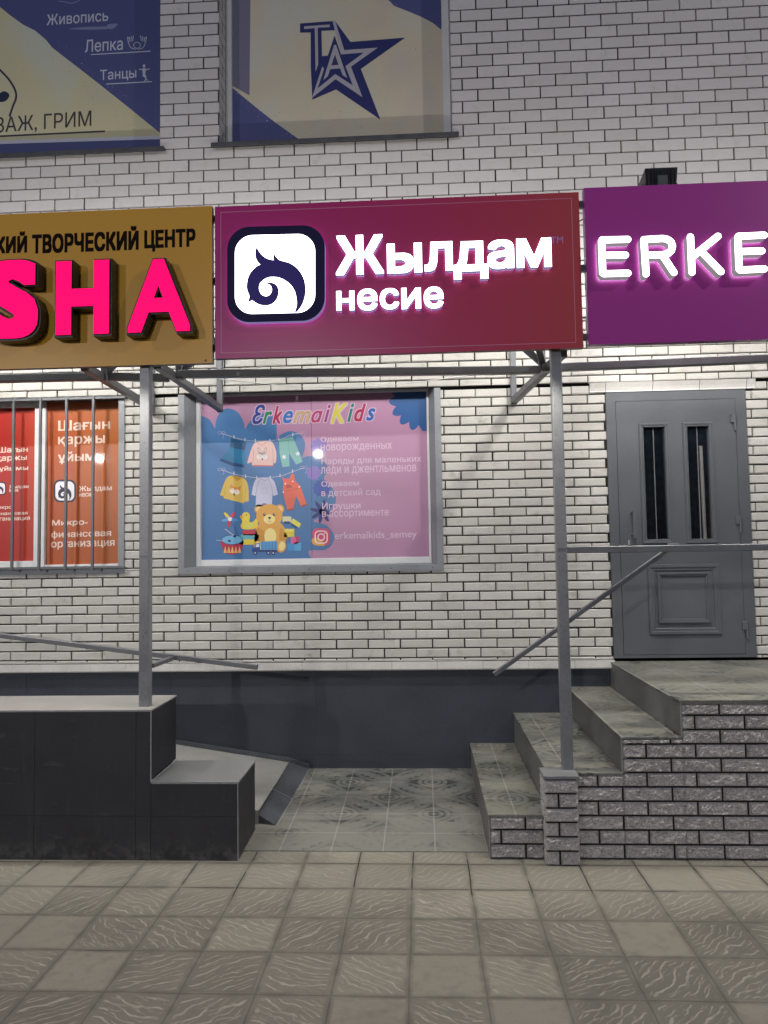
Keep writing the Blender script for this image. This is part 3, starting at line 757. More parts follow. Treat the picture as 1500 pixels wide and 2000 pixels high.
# trousers
A.shape(smooth_path([(587,432),(660,418),(682,470),(712,550),(678,566),(640,505),(642,575),(606,580),(590,510)], True, 3, (0,1,3,4,5,6,7)), ink(122,176,170), 4)
A.line([(588,444),(664,430)], 2, ink(90,146,142), 5); A.line([(636,440),(640,505)], 2, ink(90,146,142), 5)
for cx, cy in ((613,525),(686,507)):
    for k in range(3): t = k*math.pi/3+.2; A.line([(cx-12*math.cos(t),cy-12*math.sin(t)),(cx+12*math.cos(t),cy+12*math.sin(t))], 4, ink(226,232,236), 5+k)
# fox jumper
A.shape(smooth_path([(312,632),(345,624),(400,640),(422,680),(426,760),(400,765),(398,772),(292,745),(290,735),(272,728),(292,670)], True, 3, (4,5,6,7,8,9)), ink(206,172,78), 4)
A.shape([(335,625),(395,632),(362,655)], ink(176,132,40), 5)
A.line([(303,680),(292,738)], 1.8, ink(160,124,50), 5); A.line([(410,680),(402,762)], 1.8, ink(160,124,50), 5)
A.shape([(328,668),(344,684),(366,688),(385,676),(378,708),(348,728),(326,700)], ink(206,130,60), 5)
for sg, cx, cy in ((-1,338,706),(1,362,712)): A.shape(ellipse(cx,cy,14,14,14), ink(226,214,200), 6)
A.shape(ellipse(347,727,4.5,4.5,10), ink(30,24,28), 7); A.line([(332,698),(340,701)], 2, ink(50,34,34), 7); A.line([(358,706),(366,706)], 2, ink(50,34,34), 7)
# onesie
A.shape(smooth_path([(465,642),(500,634),(545,640),(566,668),(580,725),(556,733),(552,715),(548,790),(462,790),(464,720),(460,733),(440,726),(448,680)], True, 3, (4,5,6,7,8,9,10,11)), ink(192,190,214), 4)
A.line(smooth_path([(486,640),(512,650),(530,638)], False, 4), 2, ink(110,104,130), 5)
A.line(smooth_path([(486,642),(470,680),(464,725)], False, 4), 1.8, ink(120,114,140), 5); A.line(smooth_path([(530,640),(546,680),(552,720)], False, 4), 1.8, ink(120,114,140), 5)
for q in range(7): A.shape(ellipse(497+15*math.cos(q*.9)+12, 706+14*math.sin(q*.9), 3.5, 1.6, 8, q), ink(150,148,176), 5)
A.shape(ellipse(508,782,15,11,16), ink(120,116,150), 5)
# dungarees
A.shape([(600,625),(612,640),(640,642),(655,612),(666,616),(672,650),(700,680),(735,780),(706,792),(676,730),(662,806),(632,812),(606,712),(610,660)], ink(218,98,72), 4)
A.shape(ellipse(638,682,17,10,18), ink(176,72,54), 5); A.line([(606,712),(692,690)], 2, ink(170,66,52), 5)
A.shape([(706,784),(734,774),(735,782),(707,793)], ink(150,60,52), 5); A.shape([(632,804),(663,798),(663,806),(633,813)], ink(150,60,52), 5)
for cx, cy in ((620,668),(659,655),(610,712),(694,684)): A.shape(ellipse(cx,cy,4,4,10), ink(240,230,226), 6)
# pegs
for cx, cy in ((347,418),(405,434),(460,438),(538,438),(585,430),(660,406),(347,612),(408,628),(467,636),(540,634),(592,624),(658,600)):
    A.shape([(cx-2.5,cy-9),(cx+2.5,cy-9),(cx+2.5,cy+9),(cx-2.5,cy+9)], ink(196,204,216), 7)
# bear
BR, BR2, CRM = ink(214,158,66), ink(196,138,52), ink(232,212,140)
for sx in (479, 590): A.shape(ellipse(sx,802,24,24,20), BR, 4); A.shape(ellipse(sx,803,15,16,18), ink(232,196,140), 5)
A.shape(ellipse(540,945,86,88,34), BR, 4)
A.shape(smooth_path([(475,905),(455,950),(462,985),(500,990),(510,930)], True, 4), BR2, 5)
A.shape(smooth_path([(595,905),(625,935),(628,965),(590,965)], True, 4), BR2, 5)
A.shape(ellipse(540,948,32,44,26), CRM, 6)
A.shape(ellipse(535,838,70,62,34), BR, 6)
A.shape(ellipse(535,856,31,25,26), CRM, 7)
A.shape(ellipse(536,849,8,6,16), ink(60,34,24), 8); A.line([(536,855),(536,866)], 1.8, ink(90,60,36), 8); A.line(smooth_path([(527,868),(536,872),(546,868)], False, 4), 1.8, ink(90,60,36), 8)
for sx in (509, 560): A.shape(ellipse(sx,832,6.5,8,16), ink(34,24,20), 8); A.shape(ellipse(sx+1.5,829,2.4,2.6,8), ink(240,236,226), 9)
A.shape(ellipse(600,1002,24,33,22,.25), BR, 7); A.shape(ellipse(601,1000,17,25,20,.25), CRM, 8)
A.shape(ellipse(478,1000,24,30,22,-.25), BR, 7); A.shape(ellipse(478,998,16,22,20,-.25), CRM, 8)
# duck on stacking rings
YE = ink(222,196,62)
A.shape(smooth_path([(385,855),(378,842),(388,835),(398,822),(420,820),(432,840),(428,868),(445,872),(470,850),(472,890),(455,908),(400,910),(382,895),(390,870)], True, 4), YE, 5)
A.shape(ellipse(428,890,24,13,18,-.2), ink(206,204,96), 6); A.shape(ellipse(413,834,3,3,10), ink(30,26,24), 7); A.shape([(375,842),(390,838),(390,852)], ink(226,140,60), 6)
for y, c, wd in ((928,ink(188,44,66),40),(950,ink(96,166,176),50),(978,ink(214,190,60),55)): A.shape(rrect(430-wd,y-14,430+wd,y+14,12), c, 5)
# windmill, drum
A.line([(325,855),(370,945)], 3, ink(30,64,120), 4)
for t, c in ((-2.3,ink(214,196,70)),(-.9,ink(206,44,76)),(.2,ink(76,138,196)),(1.75,ink(200,40,76)),(2.9,ink(96,150,204))):
    A.shape(ellipse(325+24*math.cos(t),855+24*math.sin(t),22,8,16,t), c, 5)
A.shape(ellipse(325,856,11,11,16), ink(226,226,226), 6)
A.shape(smooth_path([(281,970),(288,1015),(300,1036),(336,1044),(372,1036),(386,1015),(392,965)], True, 4), ink(178,42,70), 5)
for q in range(5): cx = 300+q*19; A.shape([(cx-9,1036),(cx,1000),(cx+9,1036)], ink(222,176,106), 6)
A.shape(ellipse(336,966,56,25,30), ink(110,170,208), 6); A.line(ellipse(336,966,56,25,30)+[(392,966)], 3, ink(30,52,104), 7)
A.shape(ellipse(322,972,8,6,12), ink(24,44,84), 8); A.shape(ellipse(350,948,8,6,12), ink(24,44,84), 8)
A.line([(298,908),(347,944)], 3.4, ink(196,190,200), 8); A.line([(252,969),(300,971)], 3.4, ink(150,180,208), 8)
# brushes, blocks, truck
A.shape(rrect(605,842,652,872,6), ink(206,204,160), 5); A.shape(rrect(612,868,645,882,3), ink(36,62,110), 6)
A.shape([(660,852),(704,880),(694,902),(650,874)], ink(214,206,80), 5); A.shape([(652,880),(684,900),(678,908),(648,888)], ink(36,62,110), 6)
A.shape([(620,908),(668,908),(668,952),(612,952)], ink(208,190,60), 5); A.shape([(620,908),(668,908),(660,922),(612,922)], ink(226,212,90), 6)
A.shape([(650,950),(676,952),(676,990),(650,986)], ink(216,84,140), 6); A.shape([(676,952),(694,944),(694,980),(676,990)], ink(182,50,104), 6)
A.shape([(632,985),(704,980),(704,1024),(632,1024)], ink(62,140,196), 5); A.shape([(668,980),(704,980),(704,1024),(668,1024)], ink(80,160,206), 6)
A.shape([(488,976),(578,972),(578,1018),(490,1020)], ink(82,148,200), 9)
for q in range(5): A.line([(500+q*17,976),(500+q*17,1018)], 3, ink(50,112,172), 10)
A.shape([(462,986),(486,984),(486,1030),(442,1030),(442,1012),(458,1006)], ink(28,66,140), 9); A.shape([(465,990),(482,988),(482,1004),(462,1006)], ink(196,210,232), 10)
A.shape([(486,1020),(576,1020),(576,1030),(486,1030)], ink(28,56,116), 9)
for cx in (460,530,556): A.shape(ellipse(cx,1036,11,11,18), ink(24,44,92), 10); A.shape(ellipse(cx,1036,5,5,12), ink(176,190,212), 11)
# title in coloured slanted letters with a pale outline
TI = [('Ɛ',444,246,512,350,(36,52,128)),('r',500,282,550,348,(24,120,84)),('k',552,252,604,348,(160,36,72)),('e',608,280,660,346,(46,104,172)),
      ('m',660,280,756,344,(180,150,118)),('ɑ',758,278,820,342,(164,56,100)),('i',826,246,862,340,(150,60,120)),('K',862,238,950,346,(196,186,74)),
      ('i',950,240,986,338,(28,112,110)),('d',986,240,1050,336,(164,36,74)),('s',1050,266,1100,332,(40,92,164))]
for ch, x0, y0, x1, y1, c in TI:
    A.text(ch, x0-4, y0-4, x1+4, y1+4, ink(200,176,198), 5, bold=.05, shear=.38)
    A.text(ch, x0, y0, x1, y1, ink(*c), 6, bold=.02, shear=.38)
TX = ink(206,176,200)
for t, x0, y0, x1, y1 in (('Одеваем',808,416,1010,446),('новорожденных',808,454,1188,498),('Наряды для маленьких',812,524,1345,566),('леди и джентльменов',808,572,1318,618),
                          ('Одеваем',812,652,1013,686),('в детский сад',812,694,1128,738),('Игрушки',816,766,1020,812),('в ассортименте',816,810,1172,852),('erkemaikids_semey',884,920,1320,970)):
    A.text(t, x0, y0, x1, y1, TX, 7, slope=.006, bold=.012)
# camera emblem
A.shape(rrect(764,906,858,996,22), ink(206,70,104), 6)
A.shape(smooth_path([(764,960),(800,960),(830,996),(786,996),(764,985)], True, 4), ink(214,160,74), 7)
ring = lambda pts: pts+[pts[0]]
A.line(ring(rrect(779,920,843,984,19)), 6, ink(240,214,220), 8); A.line(ring(ellipse(811,952,17,17,24)), 6, ink(240,214,220), 8); A.shape(ellipse(830,932,4,4,10), ink(240,214,220), 8)
pm.build('poster', w1)

# ---- barred window on the left
LY = .075
win = MB()
lx1 = at(68, 950, LY); 
trim_frame(win, -4.25, -2.436, 1.632, 3.134, .05, -.012, -4.2, -2.40, 1.67, 3.08, LY+.02, M['trim_metal'])
w0 = win.build('window', bld); tag(w0, 'barred window with red and orange lender posters behind its bars')
mb = MB()
film_top, film_bot = at(150, 785, LY).z, at(150, 1102, LY).z
mxa, mxb = at(70, 950, LY).x, at(91, 950, LY).x
mb.box(mxa, mxb, LY-.03, LY+.02, film_bot-.03, film_top+.05, M['pvc'], .004)
mb.box((mxa+mxb)/2-.002, (mxa+mxb)/2+.002, LY-.032, LY-.02, film_bot-.03, film_top+.05, M['flash'])
mb.box(-4.2, mxa, LY-.03, LY+.02, film_bot-.04, at(30, 1096, LY).z, M['pvc'], .004)
mb.box(-4.2, mxa, LY-.03, LY+.02, at(30, 797, LY).z, film_top+.05, M['pvc'], .004)
mb.box(mxb, -2.40, LY-.02, LY+.02, film_bot-.04, film_bot, M['pvc'], .004)
mb.box(mxb, -2.40, LY-.02, LY+.02, film_top, film_top+.05, M['flash'], .004)
mb.build('window_frame', w0)
RED = grad_film('red_print', ((0, srgb(164,38,34)), (.8, srgb(168,46,38)), (1, srgb(174,62,42))))
ORG = grad_film('orange_print', ((0, srgb(172,80,44)), (1, srgb(170,92,34))), 0, .15)
WHT = ink(226,200,186)
def bird_logo(A, x0, y0, x1, y1, lv):
    """small rounded-square emblem with the curled bird"""
    w_, h_ = x1-x0, y1-y0
    A.shape(rrect(x0,y0,x1,y1,w_*.28), ink(36,34,62), lv)
    A.shape(rrect(x0+w_*.08,y0+h_*.08,x1-w_*.08,y1-h_*.08,w_*.22), ink(232,228,232), lv+1)
    A.shape([(x0+(x-25)/1310*w_, y0+(y-140)/1280*h_) for x, y in BIRD_PATH], ink(36,34,62), lv+2)
def text_lines(A, rows, m, lv, **kw):
    for t, x0, y0, x1, y1 in rows: A.text(t, x0, y0, x1, y1, m, lv, slope=.012, **kw)
pm = MB(); A = Art(pm, LY, 0, 700, 4.4118)
pm.rect(mxb+.004, -2.41, film_bot, film_top, LY, ORG)
text_lines(A, (('Шағын',502,528,948,618),('қаржы',500,668,905,760),('ұйымы',500,800,905,905),('Жылдам',680,1096,965,1150),('несие',680,1158,815,1192),
               ('Микро-',448,1388,755,1450),('финансовая',442,1482,958,1552),('организация',440,1572,988,1640)), WHT, 2, bold=.022)
bird_logo(A, 462, 1045, 655, 1240, 1)
pm.build('poster', w0)
pm = MB(); A = Art(pm, LY, 0, 700, 4.4118)
pm.rect(-4.2, mxa-.002, at(30, 1096, LY).z, at(30, 797, LY).z, LY, RED)
text_lines(A, (('Шағын',-14,762,240,810),('қаржы',-30,842,232,892),('ұйымы',-8,925,243,975),('Жылдам',80,1090,248,1124),('несие',80,1126,160,1150),
               ('Микро',-60,1268,100,1304),('финансовая',-60,1320,238,1356),('организация',-70,1368,258,1406)), WHT, 2, bold=.022)
bird_logo(A, -56, 1064, 52, 1176, 1)
pm.build('poster', w0)
gr = MB(); GY = -.03
ztop, zbot = at(120, 779, GY).z, at(120, 1109, GY).z
gr.bar((-4.2, GY, ztop), (-2.42, GY, ztop), .016, .022, M['steel']); gr.bar((-4.2, GY, zbot), (-2.42, GY, zbot), .016, .022, M['steel'])
for a, b in ((29,23),(81,76),(132,127),(185,179)):
    X = (at(a, 790, GY).x+at(b, 1100, GY).x)/2; gr.bar((X, GY-.006, zbot-.015), (X, GY-.006, ztop+.015), .02, .02, M['steel'], (0,1,0))
for k in range(1, 6):
    X = at(26, 950, GY).x-k*.235; gr.bar((X, GY-.006, zbot-.015), (X, GY-.006, ztop+.015), .02, .02, M['steel'], (0,1,0))
for px in (35, 88, 142, 195): X = at(px, 1112, GY).x; gr.box(X-.012, X+.012, GY, .0, zbot-.03, zbot-.012, M['steel'])
gr.build('security_grille', w0)

# ---- upper windows
UY = .235
def speckles(A, m, n, x0, y0, x1, y1, lv, fn, r=(.6, 2.2)):
    k = 0
    while k < n:
        x, y = random.uniform(x0, x1), random.uniform(y0, y1)
        if random.random() > fn(x, y): continue
        q = random.uniform(*r)*(.5+random.random()**3); A.shape(ellipse(x, y, q, q*random.uniform(.6,1), 6, random.random()*3), m, lv+ (k % 3)*.2); k += 1
NAVY = ink(82,84,130,.4); GREYT = ink(62,60,84,.4)  # navy greyed and paled, the sky's reflected haze put into the ink
def cloudy(name, a, b, c):
    N = NT(name); p = N.pos(); n = N.noise(p, 1.1, 3, .5, .6)
    N.b.inputs['Coat Weight'].default_value = .3; N.b.inputs['Coat Roughness'].default_value = .1
    n2 = N.noise(p, 60, 3)
    return N.out(N.mix(N.math('MULTIPLY', n2, .25), N.ramp(n, (.3, a), (.5, b), (.7, c)), g(.3, (1, .95, .8))), .45, 0, .4)
CREAM = cloudy('cream_print', srgb(196,182,184), srgb(212,200,172), srgb(204,206,198))  # film creams also toned for the sky haze on the glass
CREAM2 = cloudy('yellow_print', srgb(208,202,174), srgb(216,206,162), srgb(208,210,190))
uw = MB()
def upper_window(op, label):
    x0, x1, z0, z1 = op; uw = MB()
    uw.box(x0, x0+.055, UY-.03, UY+.05, z0, z1, M['pvc'], .004)
    uw.box(x1-.062, x1, UY-.03, UY+.05, z0, z1, M['pvc'], .004)
    uw.box(x0+.055, x1-.062, UY-.03, UY+.05, z0, z0+.07, M['flash'], .004)
    o = uw.build('window', bld); o['label'] = label
    sl = MB(); sl.bar((x0-.055, .08, z0-.012), (x1+.05, .08, z0-.012), .27, .014, M['flash']); sl.box(x0-.055, x1+.05, -.058, -.046, z0-.045, z0-.006, M['flash'], .003)
    sl.build('sill', o)
    return o
u1 = upper_window(UP1, 'upstairs window with a navy star logo on its cream film')
pm = MB(); A = Art(pm, UY, 400, 0, 3)
fx0_, fx1_, fz0_, fz1_ = UP1[0]+.05, UP1[1]-.055, UP1[2]+.02, UP1[3]
pm.rect(fx0_, fx1_, fz0_, fz1_, UY, CREAM)
A.clip = (fx0_+.001, fx1_-.001, fz0_+.001, fz1_-.001)
A.shape([(140,-60),(268,-60),(262,560),(140,490)], ink(120,116,136,.45), 1)
A.shape([(140,500),(180,530),(240,580),(320,645),(410,715),(480,765),(550,815),(560,860),(130,870)], NAVY, 2)
A.shape([(1065,-10),(1110,35),(1180,62),(1260,95),(1330,130),(1385,175),(1400,-70),(1040,-70)], NAVY, 2)
speckles(A, ink(206,206,220,.45), 90, 150, 520, 520, 810, 3, lambda x, y: max(0, 1-abs(y-(500+(x-140)*.78)-25)/60))
speckles(A, ink(206,206,220,.45), 30, 1080, 0, 1380, 170, 3, lambda x, y: max(0, 1-abs(y-(10+(x-1070)*.5))/40))
speckles(A, ink(110,98,96,.45), 90, 280, 560, 1150, 780, 3, lambda x, y: max(.0, (y-560)/240))
speckles(A, ink(110,98,96,.45), 30, 1130, 60, 1370, 380, 3, lambda x, y: .6, (.8, 2.6))
S2 = Art(pm, UY, 570, 30, 6.25); S2.clip = A.clip
S2.shape([(100,100),(497,70),(525,182),(362,190),(368,500),(440,492),(520,240),(600,475),(640,425),(528,68),(715,325),(1385,272),(843,655),(1082,1275),(540,905),(250,1030),(232,640),(230,210),(100,212)], ink(46,48,100,.4), 4)
LIT = ink(176,170,178,.4)
S2.shape([(150,135),(462,113),(465,145),(316,152),(322,600),(290,690),(280,156),(150,170)], LIT, 5)
S2.shape([(497,66),(528,66),(640,425),(1050,395),(722,628),(862,1000),(535,780),(245,1010),(372,625),(395,650),(315,893),(530,718),(745,857),(655,622),(880,455),(606,478),(524,180)], LIT, 5)
S2.shape([(368,200),(520,186),(524,240),(440,492),(370,500)], CREAM, 6)
S2.shape([(385,790),(516,362),(540,362),(675,765),(620,730),(590,648),(468,660),(440,745)], LIT, 6)
S2.shape([(526,480),(570,606),(482,612)], ink(56,56,96,.4), 7)
pm.build('window_film', u1)
u0 = upper_window(UP0, 'upstairs window with navy and yellow film advertising art classes')
pm = MB(); A = Art(pm, UY, 0, 0, 3.3333)
fx0_, fx1_, fz0_, fz1_ = UP0[0]+.05, UP0[1]-.008, UP0[2]+.02, UP0[3]
pm.rect(fx0_, fx1_, fz0_, fz1_, UY, CREAM2)
A.clip = (fx0_+.001, fx1_-.001, fz0_+.001, fz1_-.001)
A.shape([(-400,-300),(0,45),(60,95),(150,160),(230,200),(300,260),(340,310),(430,380),(560,480),(700,590),(850,710),(960,800),(1060,880),(1100,-400)], NAVY, 2)
A.shape([(-900,945),(1060,882),(1060,905),(-900,965)], ink(206,206,216,.45), 2)
A.shape([(-900,965),(1060,905),(1060,1100),(-900,1100)], NAVY, 2)
PW = ink(196,198,212,.4)
for t, x0, y0, x1, y1 in (('Живопись',305,80,705,152),('Лепка',553,252,800,334),('Танцы',652,448,888,528)): A.text(t, x0, y0, x1, y1, PW, 4, slope=.02, bold=.008)
A.shape(smooth_path([(450,188),(560,176),(690,172),(700,160),(765,155),(740,185),(700,190),(560,194)], True, 4), ink(130,134,170,.4), 4)
A.line([(592,356),(980,334)], 6, PW, 4); A.line([(692,548),(988,532)], 6, PW, 4)
A.line(ring(ellipse(892,295,22,20,16)), 4, PW, 4)
for sg in (-1, 1):
    A.line(smooth_path([(892+sg*6,322),(892+sg*40,310),(892+sg*58,270),(892+sg*60,240),(892+sg*48,262)], False, 4), 4, PW, 4)
    for q in range(3): A.line([(892+sg*(30+q*10), 268+q*3),(892+sg*(22+q*12), 232+q*4)], 4, PW, 4)
A.shape(ellipse(938,430,9,11,12), PW, 4); A.line([(905,450),(940,458),(975,448)], 6, PW, 4); A.shape([(928,445),(950,445),(946,485),(955,500),(930,500)], PW, 5)
A.line([(938,495),(950,515),(940,530)], 6, PW, 4); A.line([(948,495),(950,510),(962,526)], 6, PW, 4)
A.line(smooth_path([(380,8),(430,14),(470,22),(520,2)], False, 4), 6, ink(130,134,170,.4), 4)
DK = ink(64,60,62,.4)
A.text('ЗАЖ, ГРИМ', -30, 742, 595, 858, DK, 4, slope=.028, bold=.004)
A.line([(-60,890),(684,855)], 11, DK, 4)
A.line(smooth_path([(-30,420),(0,455),(60,520),(100,590),(104,640),(85,690),(62,760)], False, 5), 13, ink(52,52,76,.4), 4)
A.shape(smooth_path([(-30,590),(0,605),(20,595),(45,600),(62,622),(40,655),(0,665),(-30,650)], True, 4), ink(40,42,72,.4), 4)
speckles(A, ink(206,206,220,.45), 110, 380, 240, 1035, 860, 5, lambda x, y: max(0, 1-abs(y-(250+(x-290)*.80)+30)/55))
speckles(A, ink(110,104,96,.45), 60, 300, 260, 1000, 860, 5, lambda x, y: max(0, 1-abs(y-(330+(x-290)*.80)-40)/80))
pm.build('window_film', u0)

# ---- metal door
d = MB(); DY = -.012
ox0, ox1, oz0, oz1 = quad_rect((1179,768),(1452,760),(1482,1283),(1203,1286), DY)
lx0, lx1, lz0, lz1 = quad_rect((1199,785),(1432,778),(1459,1276),(1221,1280), DY)
g1 = quad_rect((1255,833),(1297,832),(1306,1053),(1265,1054), DY); g2 = quad_rect((1340,831),(1382,830.6),(1393,1052),(1352,1053), DY)
for r_ in _sub_all([(lx0+.002, lx1-.002, lz0+.002, lz1-.002)], [g1, g2]): d.box(r_[0], r_[1], DY-.004, DY+.05, r_[2], r_[3], M['door'])
def moulding(mb, x0, x1, z0, z1, w_, Y, h, m):
    o = [(x0,z0),(x1,z0),(x1,z1),(x0,z1)]; vs = []
    for ins, yy in ((0, Y), (w_*.12, Y-h), (w_*.45, Y-h), (w_*.55, Y-h*.55), (w_*.85, Y-h*.55), (w_, Y)):
        vs += [(x0+ins, yy, z0+ins), (x1-ins, yy, z0+ins), (x1-ins, yy, z1-ins), (x0+ins, yy, z1-ins)]
    fs = []
    for k in range(5):
        for j in range(4): n = (j+1) % 4; fs.append((4*k+j, 4*k+n, 4*k+4+n, 4*k+4+j))
    mb.add(vs, fs, m)
for g_ in (g1, g2): moulding(d, g_[0]-.04, g_[1]+.035, g_[2]-.035, g_[3]+.025, .036, DY-.004, .014, M['door'])
pa = quad_rect((1263,1103),(1403,1100),(1411,1238),(1268,1241), DY); pb = quad_rect((1281,1119),(1385,1116),(1388,1216),(1286,1218), DY)
moulding(d, *pa, .055, DY-.004, .016, M['door']); moulding(d, *pb, .035, DY-.004, .018, M['door'])
door = d.build('door', bld); tag(door, 'grey metal entrance door with two tall narrow panes')
fr = MB()
for r_ in ((ox0,lx0-.001,oz0,oz1),(lx1+.001,ox1,oz0,oz1),(lx0-.001,lx1+.001,lz1+.001,oz1),(lx0-.001,lx1+.001,oz0,lz0-.001)): fr.box(r_[0], r_[1], DY-.002, .06, r_[2], r_[3], M['door'])
fr.rect(ox0, ox1, oz0, oz1, .05, M['black'])
fr.build('door_frame', door)
GN = NT('door_glass'); t_ = GN.t
tr = GN.n('ShaderNodeBsdfTransparent'); gl = GN.n('ShaderNodeBsdfGlossy'); gl.inputs['Roughness'].default_value = .03
fs_ = GN.n('ShaderNodeFresnel'); fs_.inputs[0].default_value = 1.5; mx = GN.n('ShaderNodeMixShader')
tr.inputs[0].default_value = (.6, .65, .7, 1)
t_.links.new(fs_.outputs[0], mx.inputs[0]); t_.links.new(tr.outputs[0], mx.inputs[1]); t_.links.new(gl.outputs[0], mx.inputs[2])
t_.links.new(mx.outputs[0], t_.nodes['Material Output'].inputs[0]); M['glass'] = GN.m
for k, g_ in enumerate((g1, g2)):
    p_ = MB(); p_.rect(g_[0], g_[1], g_[2], g_[3], DY+.03, M['glass']); p_.build('glass_pane', door)
    b_ = MB(); xm = (g_[0]+g_[1])/2
    b_.box(g_[0]-.01, g_[1]+.01, .0465, .0485, g_[2]-.01, g_[3]+.01, M['dark_room'])
    b_.tube([(xm, DY+.02, g_[2]), (xm, DY+.02, g_[3])], .005, M['steel'])
    if k: b_.tube([(xm+.035, DY+.034, g_[2]), (xm+.03, DY+.034, g_[3]-.16)], .016, M['riser'])
    b_.build('pane_bar', door)
h_ = MB(); a = at(1240, 1023, DY-.05)
zt, zb = at(1240, 996, DY-.05).z, at(1240, 1050, DY-.05).z
h_.bar((a.x, DY-.055, zb), (a.x, DY-.055, zt), .03, .02, M['door'], (0,1,0))
for zz in (zb+.02, zt-.02): h_.tube([(a.x-.012, DY-.004, zz), (a.x-.012, DY-.05, zz)], .008, M['door'])
h_.box(a.x-.035, a.x+.015, DY-.02, DY-.003, zb-.06, zb-.015, M['door'], .004); h_.tube([(a.x-.04, DY-.012, zb-.055), (a.x-.04, DY-.012, zb-.02)], .007, M['chrome'])
h_.build('handle', door)
for (pxa, pya, pxb, pyb) in ((1425,810,1438,841),(1436,1008,1449,1040),(1449,1213,1462,1246)):
    h_ = MB(); p, q = at(pxa, pya, DY), at(pxb, pyb, DY)
    h_.tube([(q.x-.012, DY-.014, q.z), (q.x-.012, DY-.014, p.z)], .009, M['door'], 10); h_.box(p.x, q.x-.012, DY-.02, DY-.005, (p.z+q.z)/2, p.z, M['steel'], .004)
    h_.build('hinge', door)

# ------------------------------------------------------------------ granite block with ramp
GZ1, GZ2, GY0, GY1, GX1, GX2 = .865, .449, -1.6, -1.165, -1.607, -1.093
blk = thing('granite_block', 'stepped dark granite block carrying the post beside the ramp', 'stair wall', (-1.35, -1.38, 0))
mb = MB()
j1, j2, jz = at(66, 1600, GY0).x, at(265, 1600, GY0).x, at(300, 1594, GY0).z
for xa, xb, zt_ in ((-5.0,-3.55,GZ1),(-3.55,j1,GZ1),(j1,j2,GZ1),(j2,GX1,GZ1),(GX1,GX2,GZ2)):
    for z0, z1 in ((-.03, jz), (jz, zt_)):
        e0 = 0 if xa == GX1 and z0 < .2 else .001
        mb.box(xa+.001, xb-.001, GY0+random.uniform(0,.001), GY0+.02, z0+.0008, z1-.012 if z1 == zt_ else z1-.0008, M['granite'])
mb.box(GX1-.02, GX1, GY0+.021, GY1, GZ2+.012, GZ1-.012, M['granite']); mb.box(GX2-.02, GX2-.001, GY0+.021, GY1, -.03, GZ2-.012, M['granite'])
mb.box(-5, GX1-.021, GY1-.02, GY1, -.03, GZ1-.012, M['granite']); mb.box(GX1-.02, GX2-.021, GY1-.019, GY1-.001, -.03, GZ2-.012, M['granite'])
mb.build('facing', blk)
mb = MB(); mb.box(-5, GX1+.004, GY0-.004, GY1+.004, GZ1-.0115, GZ1, M['slab_top'], .002); mb.build('cap', blk)
mb = MB(); mb.box(GX1+.001, GX2+.004, GY0-.004, GY1+.003, GZ2-.0115, GZ2, M['slab_step'], .002); mb.build('step_top', blk)
mb = MB()
mb.box(GX1-.003, GX1+.003, GY0-.003, GY0+.003, GZ2+.001, GZ1-.012, M['trim']); mb.box(GX2-.003, GX2+.002, GY0-.003, GY0+.003, .0, GZ2-.012, M['trim'])
mb.box(GX1-.002, GX1+.0045, GY0-.0045, GY1, GZ2, GZ2+.004, M['trim'])
mb.box(-5, GX1+.005, GY0-.005, GY0-.003, GZ1-.011, GZ1-.007, M['trim']); mb.box(GX1+.005, GX2+.005, GY0-.005, GY0-.003, GZ2-.011, GZ2-.007, M['trim'])
mb.build('edge_trim', blk)

rmp = thing('access_ramp', 'sloping dusty ramp with a blue slab lip behind the granite block', 'ramp', (-1.5, -.55, 0))
rz = lambda x: .105+.155*(-1.09-x)
mb = MB(); mb.add([(-5,-1.16,rz(-5)),(-1.09,-1.08,rz(-1.09)),(-1.09,.03,rz(-1.09)),(-5,.03,rz(-5)),(-5,-1.16,-.1),(-1.09,-1.08,-.1)], [(0,1,2,3),(4,5,1,0)], M['concrete']); mb.build('ramp_surface', rmp)
mb = MB(); mb.add([(-.968,-1.10,.014),(-.928,.03,.052),(-1.09,.03,.108),(-1.118,-1.06,.085),(-.968,-1.10,-.02),(-1.118,-1.06,-.02),(-.928,.03,-.02)], [(0,1,2,3),(5,4,0,3),(4,6,1,0)], M['lip'])
a, b, c = Vector((-.968,-1.10,.014)), Vector((-.928,.03,.052)), Vector((-1.118,-1.06,.085)); e_ = Vector((-1.09,.03,.108))
up = Vector((0,0,.003)); mb.tube([c+up*.4, e_+up*.4], .004, M['trim'], 6); mb.tube([a+up*.4, b+up*.4], .004, M['trim'], 6)
md0, md1 = a.lerp(b, .42), c.lerp(e_, .42); mb.tube([md0+up*.3, md1+up*.3], .002, M['trim'], 6); mb.build('lip', rmp)
mb = MB(); mb.add([(-5,.014,rz(-5)),(-1.09,.014,.108),(-.93,.014,.05),(-.93,.014,.085),(-1.09,.014,.14),(-5,.014,rz(-5)+.03),(-5,.03,rz(-5)+.03),(-1.09,.03,.14),(-.93,.03,.085)],
                  [(0,1,4,5),(1,2,3,4),(5,4,7,6),(4,3,8,7)], M['lip']); mb.build('skirting', rmp)
rl = thing('ramp_handrail', 'low sloping grey handrail along the ramp, held by the left post', 'handrail', (-1.65, -1.1, 1.1))
ry = -1.10
pA, pB = at(0, 1241, ry), at(503, 1303, ry); dr = (pB-pA)
mb = MB(); mb.bar(pA-dr*.9, pB, .04, .03, M['steel']); mb.build('rail', rl)
mb = MB(); pm_ = at(336, 1284, ry); mb.bar((-1.66, -1.46, 1.098), (pm_.x, ry-.016, pm_.z-.004), .04, .025, M['steel']); mb.build('bracket', rl)

